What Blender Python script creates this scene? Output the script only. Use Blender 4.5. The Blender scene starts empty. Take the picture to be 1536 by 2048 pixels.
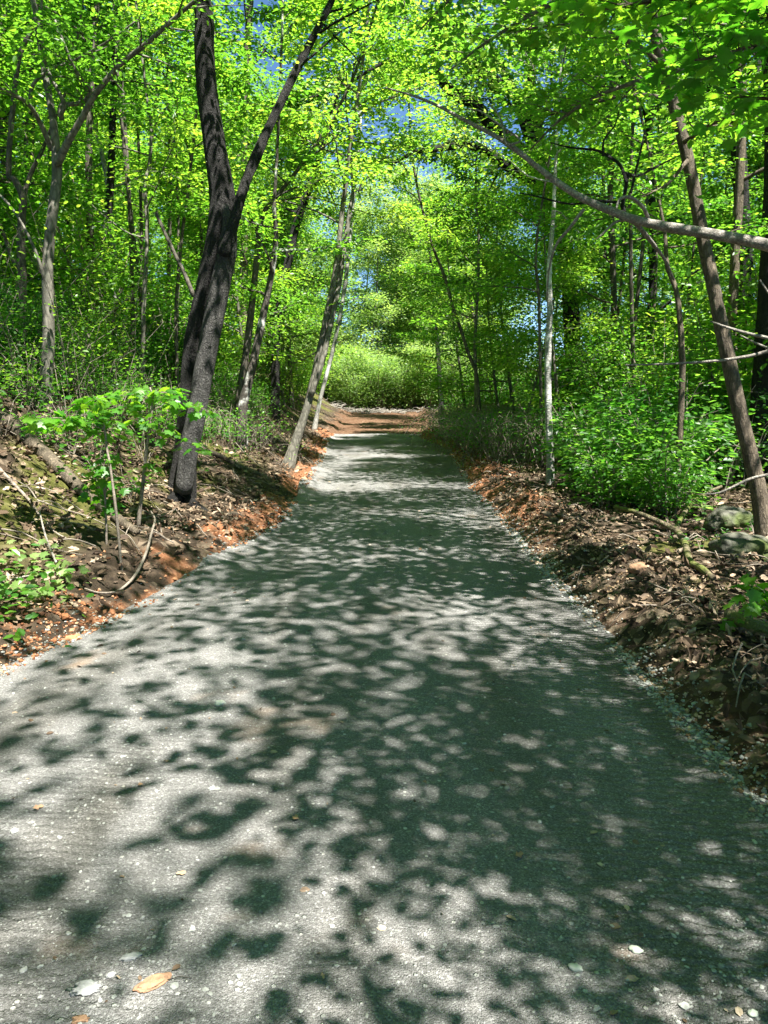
import bpy, math, random
import numpy as np
from mathutils import Vector, Matrix, Euler

R = math.radians
scene = bpy.context.scene
C = scene.collection

# ------------------------------------------------------------------ camera
CAM_H = 1.6
PITCH, YAW, FPX = 8.65, 1.2, 1538.0
cam_d = bpy.data.cameras.new("camera")
cam = bpy.data.objects.new("camera", cam_d)
C.objects.link(cam)
cam.location = (0, 0, CAM_H)
cam.rotation_euler = (R(90 - PITCH), 0, R(YAW))
cam_d.sensor_fit = 'VERTICAL'
cam_d.sensor_height = 24.0
cam_d.lens = 24.0 * FPX / 2048.0
cam_d.clip_start = 0.05
cam_d.clip_end = 2000
scene.camera = cam

# ------------------------------------------------------------------ light
SUN_EL, SUN_AZ = 63.0, 140.0          # azimuth clockwise from +Y (ahead): high on the right
SUN_DIR = Vector((math.cos(R(SUN_EL)) * math.sin(R(SUN_AZ)), math.cos(R(SUN_EL)) * math.cos(R(SUN_AZ)), math.sin(R(SUN_EL))))
world = bpy.data.worlds.new("World")
scene.world = world
world.use_nodes = True
wn = world.node_tree
sky = wn.nodes.new("ShaderNodeTexSky")
sky.sky_type = 'NISHITA'
sky.sun_disc = False
sky.sun_elevation = R(SUN_EL)
sky.sun_rotation = R(SUN_AZ)
sky.air_density = 0.5
sky.dust_density = 0.0
sky.ozone_density = 1.6
bg = wn.nodes["Background"]
bg.inputs[1].default_value = 0.06
hs = wn.nodes.new("ShaderNodeHueSaturation"); hs.inputs["Hue"].default_value = 0.495; hs.inputs["Saturation"].default_value = 1.1
wn.links.new(sky.outputs[0], hs.inputs["Color"]); wn.links.new(hs.outputs[0], bg.inputs[0])
sun_d = bpy.data.lights.new("sun", 'SUN')
sun_d.energy = 5.0
sun_d.angle = R(0.53)
sun_d.color = (1.0, 0.955, 0.89)
sun = bpy.data.objects.new("sun", sun_d)
sun.rotation_euler = SUN_DIR.to_track_quat('Z', 'Y').to_euler()
sun.location = (20, 20, 60)
C.objects.link(sun)
scene.view_settings.view_transform = 'Standard'
scene.view_settings.look = 'None'
scene.view_settings.gamma = 1
scene.view_settings.exposure = 2.25
cy = scene.cycles
cy.max_bounces = 9
cy.diffuse_bounces = 5
cy.glossy_bounces = 2
cy.transmission_bounces = 5
cy.transparent_max_bounces = 8
cy.sample_clamp_indirect = 6
cy.caustics_reflective = True
cy.caustics_refractive = False
try:
    cy.use_denoising = True
    cy.denoiser = 'OPENIMAGEDENOISE'
except Exception:
    pass

# ------------------------------------------------------------------ projection helpers (2048-high photo pixels -> world)
CM = cam.rotation_euler.to_matrix()
def ray(px, py):
    return CM @ Vector(((px - 768) / FPX, (1024 - py) / FPX, -1.0))
def at(px, py, Y):
    d = ray(px, py)
    k = Y / d.y
    return Vector((d.x * k, Y, CAM_H + d.z * k))
def flat_hit(px, py):
    d = ray(px, py)
    k = -CAM_H / d.z
    return d.x * k, d.y * k

# ------------------------------------------------------------------ noise
_tab = np.random.default_rng(5).random((256, 256))
def vnoise(x, y, s=0):
    x = np.asarray(x, float) + s * 17.31; y = np.asarray(y, float) + s * 9.77
    ix = np.floor(x).astype(int); iy = np.floor(y).astype(int)
    fx = x - ix; fy = y - iy
    fx = fx * fx * (3 - 2 * fx); fy = fy * fy * (3 - 2 * fy)
    a = _tab[ix & 255, iy & 255]; b = _tab[(ix + 1) & 255, iy & 255]
    c = _tab[ix & 255, (iy + 1) & 255]; d = _tab[(ix + 1) & 255, (iy + 1) & 255]
    return (a * (1 - fx) + b * fx) * (1 - fy) + (c * (1 - fx) + d * fx) * fy
def fbm(x, y, s=0, o=4):
    t = 0; a = 0.5
    for k in range(o):
        t = t + a * (vnoise(x * 2 ** k, y * 2 ** k, s + k * 3) - 0.5); a *= 0.55
    return t

# ------------------------------------------------------------------ terrain
LP = [(0, 1340), (150, 1270), (300, 1200), (440, 1118), (560, 1050), (600, 990), (635, 930), (655, 880)]
RP = [(1536, 1620), (1400, 1470), (1250, 1310), (1100, 1150), (1000, 1030), (950, 980), (900, 900), (845, 878)]
_l = sorted([flat_hit(*p)[::-1] for p in LP]); _r = sorted([flat_hit(*p)[::-1] for p in RP])
LY = [-50, 0] + [p[0] for p in _l] + [45, 62, 75]
LX = [-2.5, -2.45] + [p[1] for p in _l] + [-3.0, -4.2, -2.0]
RY = [-50, 0] + [p[0] for p in _r] + [45, 62, 75]
RX = [1.5, 1.5] + [p[1] for p in _r] + [1.2, -0.4, -1.9]
def xl(y): return np.interp(y, LY, LX)
def xr(y): return np.interp(y, RY, RX)
def zroad(y): return np.interp(y, [-60, 28, 34, 46, 70, 140, 400], [0, 0, .08, .47, 1.3, 4, 8])
HLd = [-9, 0, .15, .5, 1.2, 2.0, 3.1, 5, 8, 14, 30, 80, 400]
HLz = [0, 0, .09, .22, .54, 1.02, 1.58, 2.15, 2.7, 3.3, 5.0, 9, 14]
HRd = [-9, 0, .12, .45, 1.1, 2.0, 4.0, 8, 15, 30, 80, 400]
HRz = [0, 0, .07, .22, .15, .14, .33, .75, 1.2, 2.4, 5, 9]
def height(x, y, under_road=True):
    x = np.asarray(x, float); y = np.asarray(y, float)
    jl = 0.16 * fbm(x * .6, y * 1.1, 3); jr = 0.16 * fbm(x * .6, y * 1.1, 7)
    dl = xl(y) - x + jl; dr = x - xr(y) + jr
    h = zroad(y) + np.interp(dl, HLd, HLz) + np.interp(dr, HRd, HRz)
    d = np.maximum(dl, dr)
    w = np.clip(d / 0.5, 0, 1)
    h = h + w * (0.16 * fbm(x * 1.3, y * 1.3, 11) + 0.09 * fbm(x * 5, y * 5, 13, 3)) + np.clip(d / 6, 0, 1) * 0.9 * fbm(x * .22, y * .22, 17)
    # churned clay along the verge
    v = np.exp(-((d - 0.32) / 0.3) ** 2)
    h = h + v * 0.26 * np.maximum(0, fbm(x * 6, y * 6, 23, 3) + 0.12)
    road = np.where(d < 0, np.clip(-d / 0.12, 0, 1), 0) * (0.07 if under_road else 0) * np.clip((31.5 - y) / .6, 0, 1)
    dirt = np.clip((y - 30) / 3, 0, 1) * (d < 0.3) * 0.14 * fbm(x * 1.2, y * 1.6, 31)
    return h - road + dirt
def hz(x, y): return float(height(x, y))
def ground_hit(px, py, ymax=60):
    d = ray(px, py); k = 1.5
    while k < ymax:
        p = Vector((0, 0, CAM_H)) + d * k
        if p.z <= hz(p.x, p.y): break
        k += 0.02
    return Vector((p.x, p.y, hz(p.x, p.y)))

# ------------------------------------------------------------------ materials
def new_mat(name):
    m = bpy.data.materials.new(name); m.use_nodes = True
    nt = m.node_tree
    for n in list(nt.nodes): nt.nodes.remove(n)
    out = nt.nodes.new("ShaderNodeOutputMaterial")
    return m, nt, out
def N(nt, typ, **kw):
    n = nt.nodes.new(typ)
    for k, v in kw.items():
        if k.startswith("i_"):
            key = k[2:]
            key = int(key) if key.isdigit() else key.replace("_", " ")
            n.inputs[key].default_value = v
        else: setattr(n, k, v)
    return n
def ramp(nt, stops, interp='LINEAR'):
    n = nt.nodes.new("ShaderNodeValToRGB"); cr = n.color_ramp; cr.interpolation = interp
    while len(cr.elements) < len(stops): cr.elements.new(0.5)
    for e, (p, c) in zip(cr.elements, stops):
        e.position = p; e.color = (*c, 1)
    return n
def leaf_mat(name, dif, trn, spread=0.35, gloss=0.03):
    """dif / trn: lists of 3 colours (deep, mid, young)."""
    m, nt, out = new_mat(name); L = nt.links.new
    a = N(nt, "ShaderNodeAttribute", attribute_name="rnd")
    oi = N(nt, "ShaderNodeObjectInfo")
    mx = N(nt, "ShaderNodeMath", operation='MULTIPLY_ADD', i_1=0.3, i_2=-0.15); L(oi.outputs["Random"], mx.inputs[0])
    ad = N(nt, "ShaderNodeMath", operation='ADD', use_clamp=True); L(a.outputs["Fac"], ad.inputs[0]); L(mx.outputs[0], ad.inputs[1])
    r1 = ramp(nt, [(0.0, dif[0]), (0.5, dif[1]), (0.97, dif[2])]); r2 = ramp(nt, [(0.0, trn[0]), (0.5, trn[1]), (0.97, trn[2])])
    L(ad.outputs[0], r1.inputs[0]); L(ad.outputs[0], r2.inputs[0])
    d = N(nt, "ShaderNodeBsdfPrincipled", i_Roughness=0.42)
    d.inputs["Specular IOR Level"].default_value = 0.55
    t = N(nt, "ShaderNodeBsdfTranslucent")
    L(r1.outputs[0], d.inputs["Base Color"]); L(r2.outputs[0], t.inputs[0])
    mix = N(nt, "ShaderNodeMixShader", i_0=0.5); L(d.outputs[0], mix.inputs[1]); L(t.outputs[0], mix.inputs[2])
    L(mix.outputs[0], out.inputs[0])
    return m
def bark_mat(name, dark, light, moss=None, scale=9.0, stretch=0.22, bump=0.6, patch=0.0, bdist=.03):
    m, nt, out = new_mat(name); L = nt.links.new
    tc = N(nt, "ShaderNodeTexCoord"); mp = N(nt, "ShaderNodeMapping"); mp.inputs["Scale"].default_value = (1, 1, stretch)
    L(tc.outputs["Object"], mp.inputs[0])
    v = N(nt, "ShaderNodeTexVoronoi", feature='DISTANCE_TO_EDGE', i_Scale=scale * 2.2)
    nz = N(nt, "ShaderNodeTexNoise", i_Scale=scale, i_Detail=8, i_Roughness=0.65)
    wob = N(nt, "ShaderNodeMixRGB", blend_type='ADD', i_0=0.12); L(mp.outputs[0], wob.inputs[1]); L(nz.outputs["Color"], wob.inputs[2])
    L(mp.outputs[0], nz.inputs[0]); L(wob.outputs[0], v.inputs[0])
    big = N(nt, "ShaderNodeTexNoise", i_Scale=2.3, i_Detail=4); L(tc.outputs["Object"], big.inputs[0])
    r = ramp(nt, [(0.25, dark), (0.75, light)]); L(nz.outputs[0], r.inputs[0])
    cr = ramp(nt, [(0.0, tuple(c * .45 for c in dark)), (0.25, (1, 1, 1))])
    mul = N(nt, "ShaderNodeMixRGB", blend_type='MULTIPLY', i_0=0.55); L(v.outputs[0], cr.inputs[0]); L(r.outputs[0], mul.inputs[1]); L(cr.outputs[0], mul.inputs[2])
    last = mul
    if moss:
        mr = ramp(nt, [(0.48, (0, 0, 0)), (0.62, (1, 1, 1))]); L(big.outputs[0], mr.inputs[0])
        mm = N(nt, "ShaderNodeMixRGB"); mm.inputs[2].default_value = (*moss, 1); L(mr.outputs[0], mm.inputs[0]); L(last.outputs[0], mm.inputs[1]); last = mm
    if patch:
        pr = ramp(nt, [(0.54, (0, 0, 0)), (0.6, (1, 1, 1))]); L(big.outputs[0], pr.inputs[0])
        mm = N(nt, "ShaderNodeMixRGB"); mm.inputs[2].default_value = (patch, patch, patch * .93, 1); L(pr.outputs[0], mm.inputs[0]); L(last.outputs[0], mm.inputs[1]); last = mm
    b = N(nt, "ShaderNodeBsdfPrincipled", i_Roughness=0.75); b.inputs["Specular IOR Level"].default_value = 0.3
    L(last.outputs[0], b.inputs["Base Color"])
    hsum = N(nt, "ShaderNodeMath", operation='MULTIPLY_ADD', i_1=1.6); L(v.outputs[0], hsum.inputs[0]); L(nz.outputs[0], hsum.inputs[2])
    bp = N(nt, "ShaderNodeBump", i_Strength=bump, i_Distance=bdist); L(hsum.outputs[0], bp.inputs["Height"]); L(bp.outputs[0], b.inputs["Normal"])
    L(b.outputs[0], out.inputs[0])
    return m
M = {}
M['leaf'] = leaf_mat("leaf_green", [(.028, .095, .008), (.062, .17, .012), (.13, .24, .018)], [(.10, .29, .02), (.23, .55, .03), (.46, .70, .05)])
M['leaf_yellow'] = leaf_mat("leaf_young", [(.05, .13, .010), (.095, .21, .014), (.17, .27, .02)], [(.13, .40, .03), (.30, .62, .04), (.55, .74, .06)])
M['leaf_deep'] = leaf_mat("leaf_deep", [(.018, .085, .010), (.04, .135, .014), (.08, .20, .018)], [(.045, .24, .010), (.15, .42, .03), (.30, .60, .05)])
M['leaf_maple'] = leaf_mat("leaf_maple", [(.025, .12, .010), (.05, .17, .014), (.09, .22, .018)], [(.06, .30, .012), (.15, .48, .015), (.32, .6, .025)])
M['leaf_pale'] = leaf_mat("leaf_pale", [(.08, .15, .04), (.14, .23, .07), (.20, .29, .10)], [(.22, .42, .06), (.38, .60, .09), (.55, .70, .15)])  # paler leaf; on far foliage it stands in for sunlit haze
M['bark_dark'] = bark_mat("bark_dark", (.010, .009, .008), (.060, .056, .050), scale=15, stretch=.45, bump=1.0, bdist=.09)
M['bark_brown'] = bark_mat("bark_brown", (.065, .052, .036), (.20, .16, .11), scale=14, stretch=.3, bump=.6)
M['bark_grey'] = bark_mat("bark_grey", (.10, .095, .075), (.23, .215, .175), scale=6, stretch=.5, bump=.3)
M['bark_pale'] = bark_mat("bark_pale", (.24, .235, .21), (.45, .44, .40), scale=7, stretch=1.5, bump=.3, patch=.5)
M['bark_mid'] = bark_mat("bark_mid", (.05, .043, .033), (.17, .15, .115), scale=10, stretch=.25, bump=.6)
M['bark_sunlit'] = bark_mat("bark_sunlit", (.035, .033, .030), (.19, .185, .17), scale=15, stretch=.5, bump=1.0, bdist=.08)  # grey bark lightened: sunlight painted onto the front stem
M['bark_sunfleck'] = bark_mat("bark_sunfleck", (.035, .030, .024), (.12, .105, .085), scale=9, stretch=.4, bump=.6, patch=.42)  # pale patches put sun flecks into the bark colour
M['bark_dead'] = bark_mat("bark_dead", (.17, .15, .125), (.42, .39, .34), scale=14, stretch=1.0, bump=.5)
M['bark_mossy'] = bark_mat("bark_mossy", (.07, .055, .035), (.22, .18, .11), moss=(.10, .115, .025), scale=10, stretch=.6, bump=.6)
M['twig'] = bark_mat("twig", (.13, .105, .08), (.36, .31, .25), scale=20, stretch=1, bump=.2)

def ground_mat():
    m, nt, out = new_mat("forest_ground"); L = nt.links.new
    tc = N(nt, "ShaderNodeTexCoord")
    clay = N(nt, "ShaderNodeAttribute", attribute_name="clay"); moss = N(nt, "ShaderNodeAttribute", attribute_name="moss")
    v = N(nt, "ShaderNodeTexVoronoi", i_Scale=16, i_Randomness=1.0); L(tc.outputs["Object"], v.inputs[0])
    n1 = N(nt, "ShaderNodeTexNoise", i_Scale=1.6, i_Detail=7, i_Roughness=.6); L(tc.outputs["Object"], n1.inputs[0])
    n2 = N(nt, "ShaderNodeTexNoise", i_Scale=24, i_Detail=6, i_Roughness=.7); L(tc.outputs["Object"], n2.inputs[0])
    lit = ramp(nt, [(0.0, (.018, .013, .009)), (.4, (.05, .035, .023)), (.75, (.11, .08, .054)), (1, (.22, .17, .12))])
    sep = N(nt, "ShaderNodeSeparateColor"); L(v.outputs["Color"], sep.inputs[0]); L(sep.outputs[0], lit.inputs[0])
    soil = ramp(nt, [(.3, (.022, .016, .011)), (.7, (.07, .052, .034))]); L(n2.outputs[0], soil.inputs[0])
    mk = ramp(nt, [(.42, (0, 0, 0)), (.55, (1, 1, 1))]); L(n1.outputs[0], mk.inputs[0])
    mx = N(nt, "ShaderNodeMixRGB"); L(mk.outputs[0], mx.inputs[0]); L(soil.outputs[0], mx.inputs[1]); L(lit.outputs[0], mx.inputs[2])
    mo = N(nt, "ShaderNodeMixRGB"); mo.inputs[2].default_value = (.085, .09, .018, 1); L(moss.outputs["Fac"], mo.inputs[0]); L(mx.outputs[0], mo.inputs[1])
    cl = ramp(nt, [(.25, (.10, .045, .022)), (.5, (.22, .095, .045)), (.75, (.36, .21, .12))]); L(n2.outputs[0], cl.inputs[0])
    mc = N(nt, "ShaderNodeMixRGB"); L(clay.outputs["Fac"], mc.inputs[0]); L(mo.outputs[0], mc.inputs[1]); L(cl.outputs[0], mc.inputs[2])
    b = N(nt, "ShaderNodeBsdfPrincipled", i_Roughness=.95); b.inputs["Specular IOR Level"].default_value = .15
    L(mc.outputs[0], b.inputs["Base Color"])
    ad = N(nt, "ShaderNodeMath", operation='ADD'); L(n2.outputs[0], ad.inputs[0]); L(v.outputs["Distance"], ad.inputs[1])
    bp = N(nt, "ShaderNodeBump", i_Strength=.9, i_Distance=.05); L(ad.outputs[0], bp.inputs["Height"]); L(bp.outputs[0], b.inputs["Normal"])
    L(b.outputs[0], out.inputs[0]); return m
M['ground'] = ground_mat()

def road_mat():
    m, nt, out = new_mat("crushed_gravel"); L = nt.links.new
    tc = N(nt, "ShaderNodeTexCoord"); ob = tc.outputs["Object"]
    v1 = N(nt, "ShaderNodeTexVoronoi", i_Scale=170); v2 = N(nt, "ShaderNodeTexVoronoi", i_Scale=42)
    n1 = N(nt, "ShaderNodeTexNoise", i_Scale=.9, i_Detail=5); n2 = N(nt, "ShaderNodeTexNoise", i_Scale=260, i_Detail=2, i_Roughness=.7)
    n3 = N(nt, "ShaderNodeTexNoise", i_Scale=7, i_Detail=5)
    mt = N(nt, "ShaderNodeMapping"); mt.inputs["Scale"].default_value = (2.4, .45, 1); L(ob, mt.inputs[0]); L(mt.outputs[0], n1.inputs[0])
    for n in (v1, v2, n2, n3): L(ob, n.inputs[0])
    s1 = N(nt, "ShaderNodeSeparateColor"); L(v1.outputs["Color"], s1.inputs[0])
    base = ramp(nt, [(0, (.122, .119, .112)), (.5, (.184, .180, .172)), (.85, (.228, .224, .216)), (1, (.34, .335, .325))]); L(s1.outputs[0], base.inputs[0])
    s2 = N(nt, "ShaderNodeSeparateColor"); L(v2.outputs["Color"], s2.inputs[0])
    sp = ramp(nt, [(.93, (0, 0, 0)), (.95, (1, 1, 1))]); L(s2.outputs[0], sp.inputs[0])
    near = ramp(nt, [(.25, (1, 1, 1)), (.36, (0, 0, 0))]); L(v2.outputs["Distance"], near.inputs[0])
    spm = N(nt, "ShaderNodeMath", operation='MULTIPLY'); L(sp.outputs[0], spm.inputs[0]); L(near.outputs[0], spm.inputs[1])
    spc = ramp(nt, [(0, (.30, .31, .28)), (.5, (.45, .45, .41)), (1, (.62, .6, .55))]); L(s2.outputs[1], spc.inputs[0])
    m1 = N(nt, "ShaderNodeMixRGB"); L(spm.outputs[0], m1.inputs[0]); L(base.outputs[0], m1.inputs[1]); L(spc.outputs[0], m1.inputs[2])
    big = ramp(nt, [(.32, (.74, .72, .67)), (.5, (1, 1, 1)), (.68, (1.16, 1.16, 1.16))]); L(n1.outputs[0], big.inputs[0])
    m2 = N(nt, "ShaderNodeMixRGB", blend_type='MULTIPLY', i_0=1); L(m1.outputs[0], m2.inputs[1]); L(big.outputs[0], m2.inputs[2])
    fin = ramp(nt, [(.25, (.62, .62, .62)), (.6, (1.08, 1.08, 1.08))]); L(n2.outputs[0], fin.inputs[0])
    m3 = N(nt, "ShaderNodeMixRGB", blend_type='MULTIPLY', i_0=1); L(m2.outputs[0], m3.inputs[1]); L(fin.outputs[0], m3.inputs[2])
    st = N(nt, "ShaderNodeAttribute", attribute_name="stain")
    m4 = N(nt, "ShaderNodeMixRGB"); m4.inputs[2].default_value = (.36, .22, .12, 1); L(st.outputs["Fac"], m4.inputs[0]); L(m3.outputs[0], m4.inputs[1])
    b = N(nt, "ShaderNodeBsdfPrincipled", i_Roughness=.9); b.inputs["Specular IOR Level"].default_value = .25
    L(m4.outputs[0], b.inputs["Base Color"])
    # roller corrugation: fine ridges across the road
    mp = N(nt, "ShaderNodeMapping"); mp.inputs["Rotation"].default_value = (0, 0, R(6)); L(ob, mp.inputs[0])
    wv = N(nt, "ShaderNodeTexWave", wave_type='BANDS', bands_direction='Y', i_Scale=6.5, i_Distortion=5.0, i_Detail=4); wv.inputs["Detail Scale"].default_value = 2.5
    L(mp.outputs[0], wv.inputs[0])
    rg = N(nt, "ShaderNodeAttribute", attribute_name="ridge")
    wm = N(nt, "ShaderNodeMath", operation='MULTIPLY'); L(wv.outputs["Fac"], wm.inputs[0])
    wm2 = N(nt, "ShaderNodeMath", operation='MULTIPLY', i_1=3.0); L(wm.outputs[0], wm2.inputs[0]); L(rg.outputs["Fac"], wm.inputs[1])
    h1 = N(nt, "ShaderNodeMath", operation='MULTIPLY_ADD', i_1=-.35); L(v1.outputs["Distance"], h1.inputs[0]); L(wm2.outputs[0], h1.inputs[2])
    h2 = N(nt, "ShaderNodeMath", operation='MULTIPLY_ADD', i_1=.35); L(n2.outputs[0], h2.inputs[0]); L(h1.outputs[0], h2.inputs[2])
    h3 = N(nt, "ShaderNodeMath", operation='MULTIPLY_ADD', i_1=.55); L(n3.outputs[0], h3.inputs[0]); L(h2.outputs[0], h3.inputs[2])
    h4 = N(nt, "ShaderNodeMath", operation='MULTIPLY_ADD', i_1=.5); L(spm.outputs[0], h4.inputs[0]); L(h3.outputs[0], h4.inputs[2])
    bp = N(nt, "ShaderNodeBump", i_Strength=1.0, i_Distance=.022); L(h4.outputs[0], bp.inputs["Height"]); L(bp.outputs[0], b.inputs["Normal"])
    L(b.outputs[0], out.inputs[0]); return m
M['road'] = road_mat()

def rnd_mat(name, stops, rough=.85, bump=0, scale=30):
    m, nt, out = new_mat(name); L = nt.links.new
    a = N(nt, "ShaderNodeAttribute", attribute_name="rnd"); r = ramp(nt, stops); L(a.outputs["Fac"], r.inputs[0])
    tc = N(nt, "ShaderNodeTexCoord"); n = N(nt, "ShaderNodeTexNoise", i_Scale=scale, i_Detail=5); L(tc.outputs["Object"], n.inputs[0])
    q = ramp(nt, [(.3, (.72, .72, .72)), (.7, (1.15, 1.15, 1.15))]); L(n.outputs[0], q.inputs[0])
    mu = N(nt, "ShaderNodeMixRGB", blend_type='MULTIPLY', i_0=1); L(r.outputs[0], mu.inputs[1]); L(q.outputs[0], mu.inputs[2])
    b = N(nt, "ShaderNodeBsdfPrincipled", i_Roughness=rough); b.inputs["Specular IOR Level"].default_value = .25
    L(mu.outputs[0], b.inputs["Base Color"])
    if bump:
        bp = N(nt, "ShaderNodeBump", i_Strength=bump, i_Distance=.02); L(n.outputs[0], bp.inputs["Height"]); L(bp.outputs[0], b.inputs["Normal"])
    L(b.outputs[0], out.inputs[0]); return m
M['litter'] = rnd_mat("dry_leaf", [(0, (.035, .022, .014)), (.35, (.10, .066, .04)), (.7, (.22, .16, .105)), (1, (.42, .34, .25))], .7, 0, 40)
M['stone'] = rnd_mat("gravel_stone", [(0, (.17, .175, .16)), (.5, (.30, .31, .28)), (.85, (.36, .36, .335)), (1, (.44, .43, .40))], .85, .3, 60)
M['clay'] = rnd_mat("red_clay", [(0, (.08, .035, .016)), (.4, (.21, .085, .036)), (.75, (.33, .16, .08)), (1, (.38, .25, .15))], .95, .8, 35)
M['clay_tan'] = rnd_mat("tan_clay", [(0, (.12, .08, .04)), (.4, (.22, .15, .085)), (.8, (.36, .26, .17)), (1, (.5, .4, .3))], .95, .8, 35)
M['boulder'] = bark_mat("mossy_stone", (.06, .06, .045), (.15, .15, .115), moss=(.055, .075, .016), scale=5, stretch=1, bump=.6)
M['quartz'] = rnd_mat("pale_stone", [(0, (.32, .32, .31)), (1, (.42, .42, .40))], .8, .4, 25)
M['orange_clay'] = rnd_mat("orange_clay", [(0, (.26, .15, .085)), (1, (.34, .21, .13))], .95, .8, 45)
M['green_stone'] = rnd_mat("smooth_stone", [(0, (.30, .34, .27)), (1, (.40, .43, .36))], .7, .2, 25)
M['leaf_brown'] = rnd_mat("tan_leaf", [(0, (.30, .16, .08)), (1, (.46, .30, .19))], .7, 0, 30)

# ------------------------------------------------------------------ mesh helpers
def link(o, parent=None):
    C.objects.link(o)
    if parent is not None: o.parent = parent
    return o
def np_mesh(name, verts, loops, ltot, mat, attrs=None, smooth=False):
    me = bpy.data.meshes.new(name)
    verts = np.ascontiguousarray(verts, dtype=np.float32); loops = np.ascontiguousarray(loops, dtype=np.int32); ltot = np.ascontiguousarray(ltot, dtype=np.int32)
    me.vertices.add(len(verts)); me.vertices.foreach_set("co", verts.ravel())
    me.loops.add(len(loops)); me.loops.foreach_set("vertex_index", loops)
    me.polygons.add(len(ltot)); st = np.zeros(len(ltot), np.int32); st[1:] = np.cumsum(ltot)[:-1]
    me.polygons.foreach_set("loop_start", st)
    try: me.polygons.foreach_set("loop_total", ltot)
    except Exception: pass
    me.update(calc_edges=True)
    if smooth: me.polygons.foreach_set("use_smooth", np.ones(len(ltot), bool))
    else: me.polygons.foreach_set("use_smooth", np.zeros(len(ltot), bool))
    for k, (dom, val) in (attrs or {}).items():
        a = me.attributes.new(k, 'FLOAT', dom); a.data.foreach_set("value", np.ascontiguousarray(val, dtype=np.float32))
    me.materials.append(mat)
    return me
LEAF = (np.array([(0, 0, 0), (.28, .27, .05), (.68, .25, .04), (1, 0, -.06), (.68, -.25, .04), (.28, -.27, .05)], float),
        [(0, 1, 2, 3), (0, 3, 4, 5)])
OAK = (np.array([(0, 0, 0), (.2, .16, .03), (.42, .13, .1), (.6, .27, .02), (.8, .14, .1), (1, 0, .12), (.8, -.14, .02), (.6, -.27, .12), (.42, -.13, .04), (.2, -.16, .1)], float),
       [(0, 1, 2, 3, 4, 5), (0, 5, 6, 7, 8, 9)])
_ml = [(0, 0), (.02, .3), (-.12, .36), (.2, .33), (.28, .62), (.42, .42), (.62, .50), (.62, .22), (1.0, 0)]
_mv = [(a, b, -.25 * b * b) for a, b in _ml] + [(a, -b, -.25 * b * b) for a, b in _ml[1:-1]][::-1]
OAK_CURL = (OAK[0] * [1, .85, 3.2], OAK[1])
MAPLE = (np.array(_mv + [(.35, 0, .03)], float), [(len(_mv), i, (i + 1) % len(_mv)) for i in range(len(_mv))])
def leaves_np(P, A, Nn, S, rnd, tpl):
    tv, tf = tpl
    P = np.asarray(P, float); A = np.asarray(A, float); Nn = np.asarray(Nn, float)
    A = A / (np.linalg.norm(A, axis=1, keepdims=True) + 1e-9)
    B = np.cross(Nn, A); B /= (np.linalg.norm(B, axis=1, keepdims=True) + 1e-9)
    Nn = np.cross(A, B)
    n = len(P); nv = len(tv)
    V = P[:, None, :] + S[:, None, None] * (tv[None, :, 0, None] * A[:, None, :] + tv[None, :, 1, None] * B[:, None, :] + tv[None, :, 2, None] * Nn[:, None, :])
    fl = np.concatenate([np.array(f) for f in tf]); ft = np.array([len(f) for f in tf])
    loops = (fl[None, :] + (np.arange(n) * nv)[:, None]).ravel()
    return V.reshape(-1, 3), loops, np.tile(ft, n), np.repeat(rnd, len(tf))
def leaf_object(name, P, A, Nn, S, rnd, tpl, mat, parent=None, origin=None):
    V, lo, lt, rr = leaves_np(P, A, Nn, S, rnd, tpl)
    if origin is not None: V = V - np.array(origin)[None, :]
    me = np_mesh(name, V, lo, lt, mat, {"rnd": ('FACE', rr)})
    return link(bpy.data.objects.new(name, me), parent)

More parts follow.
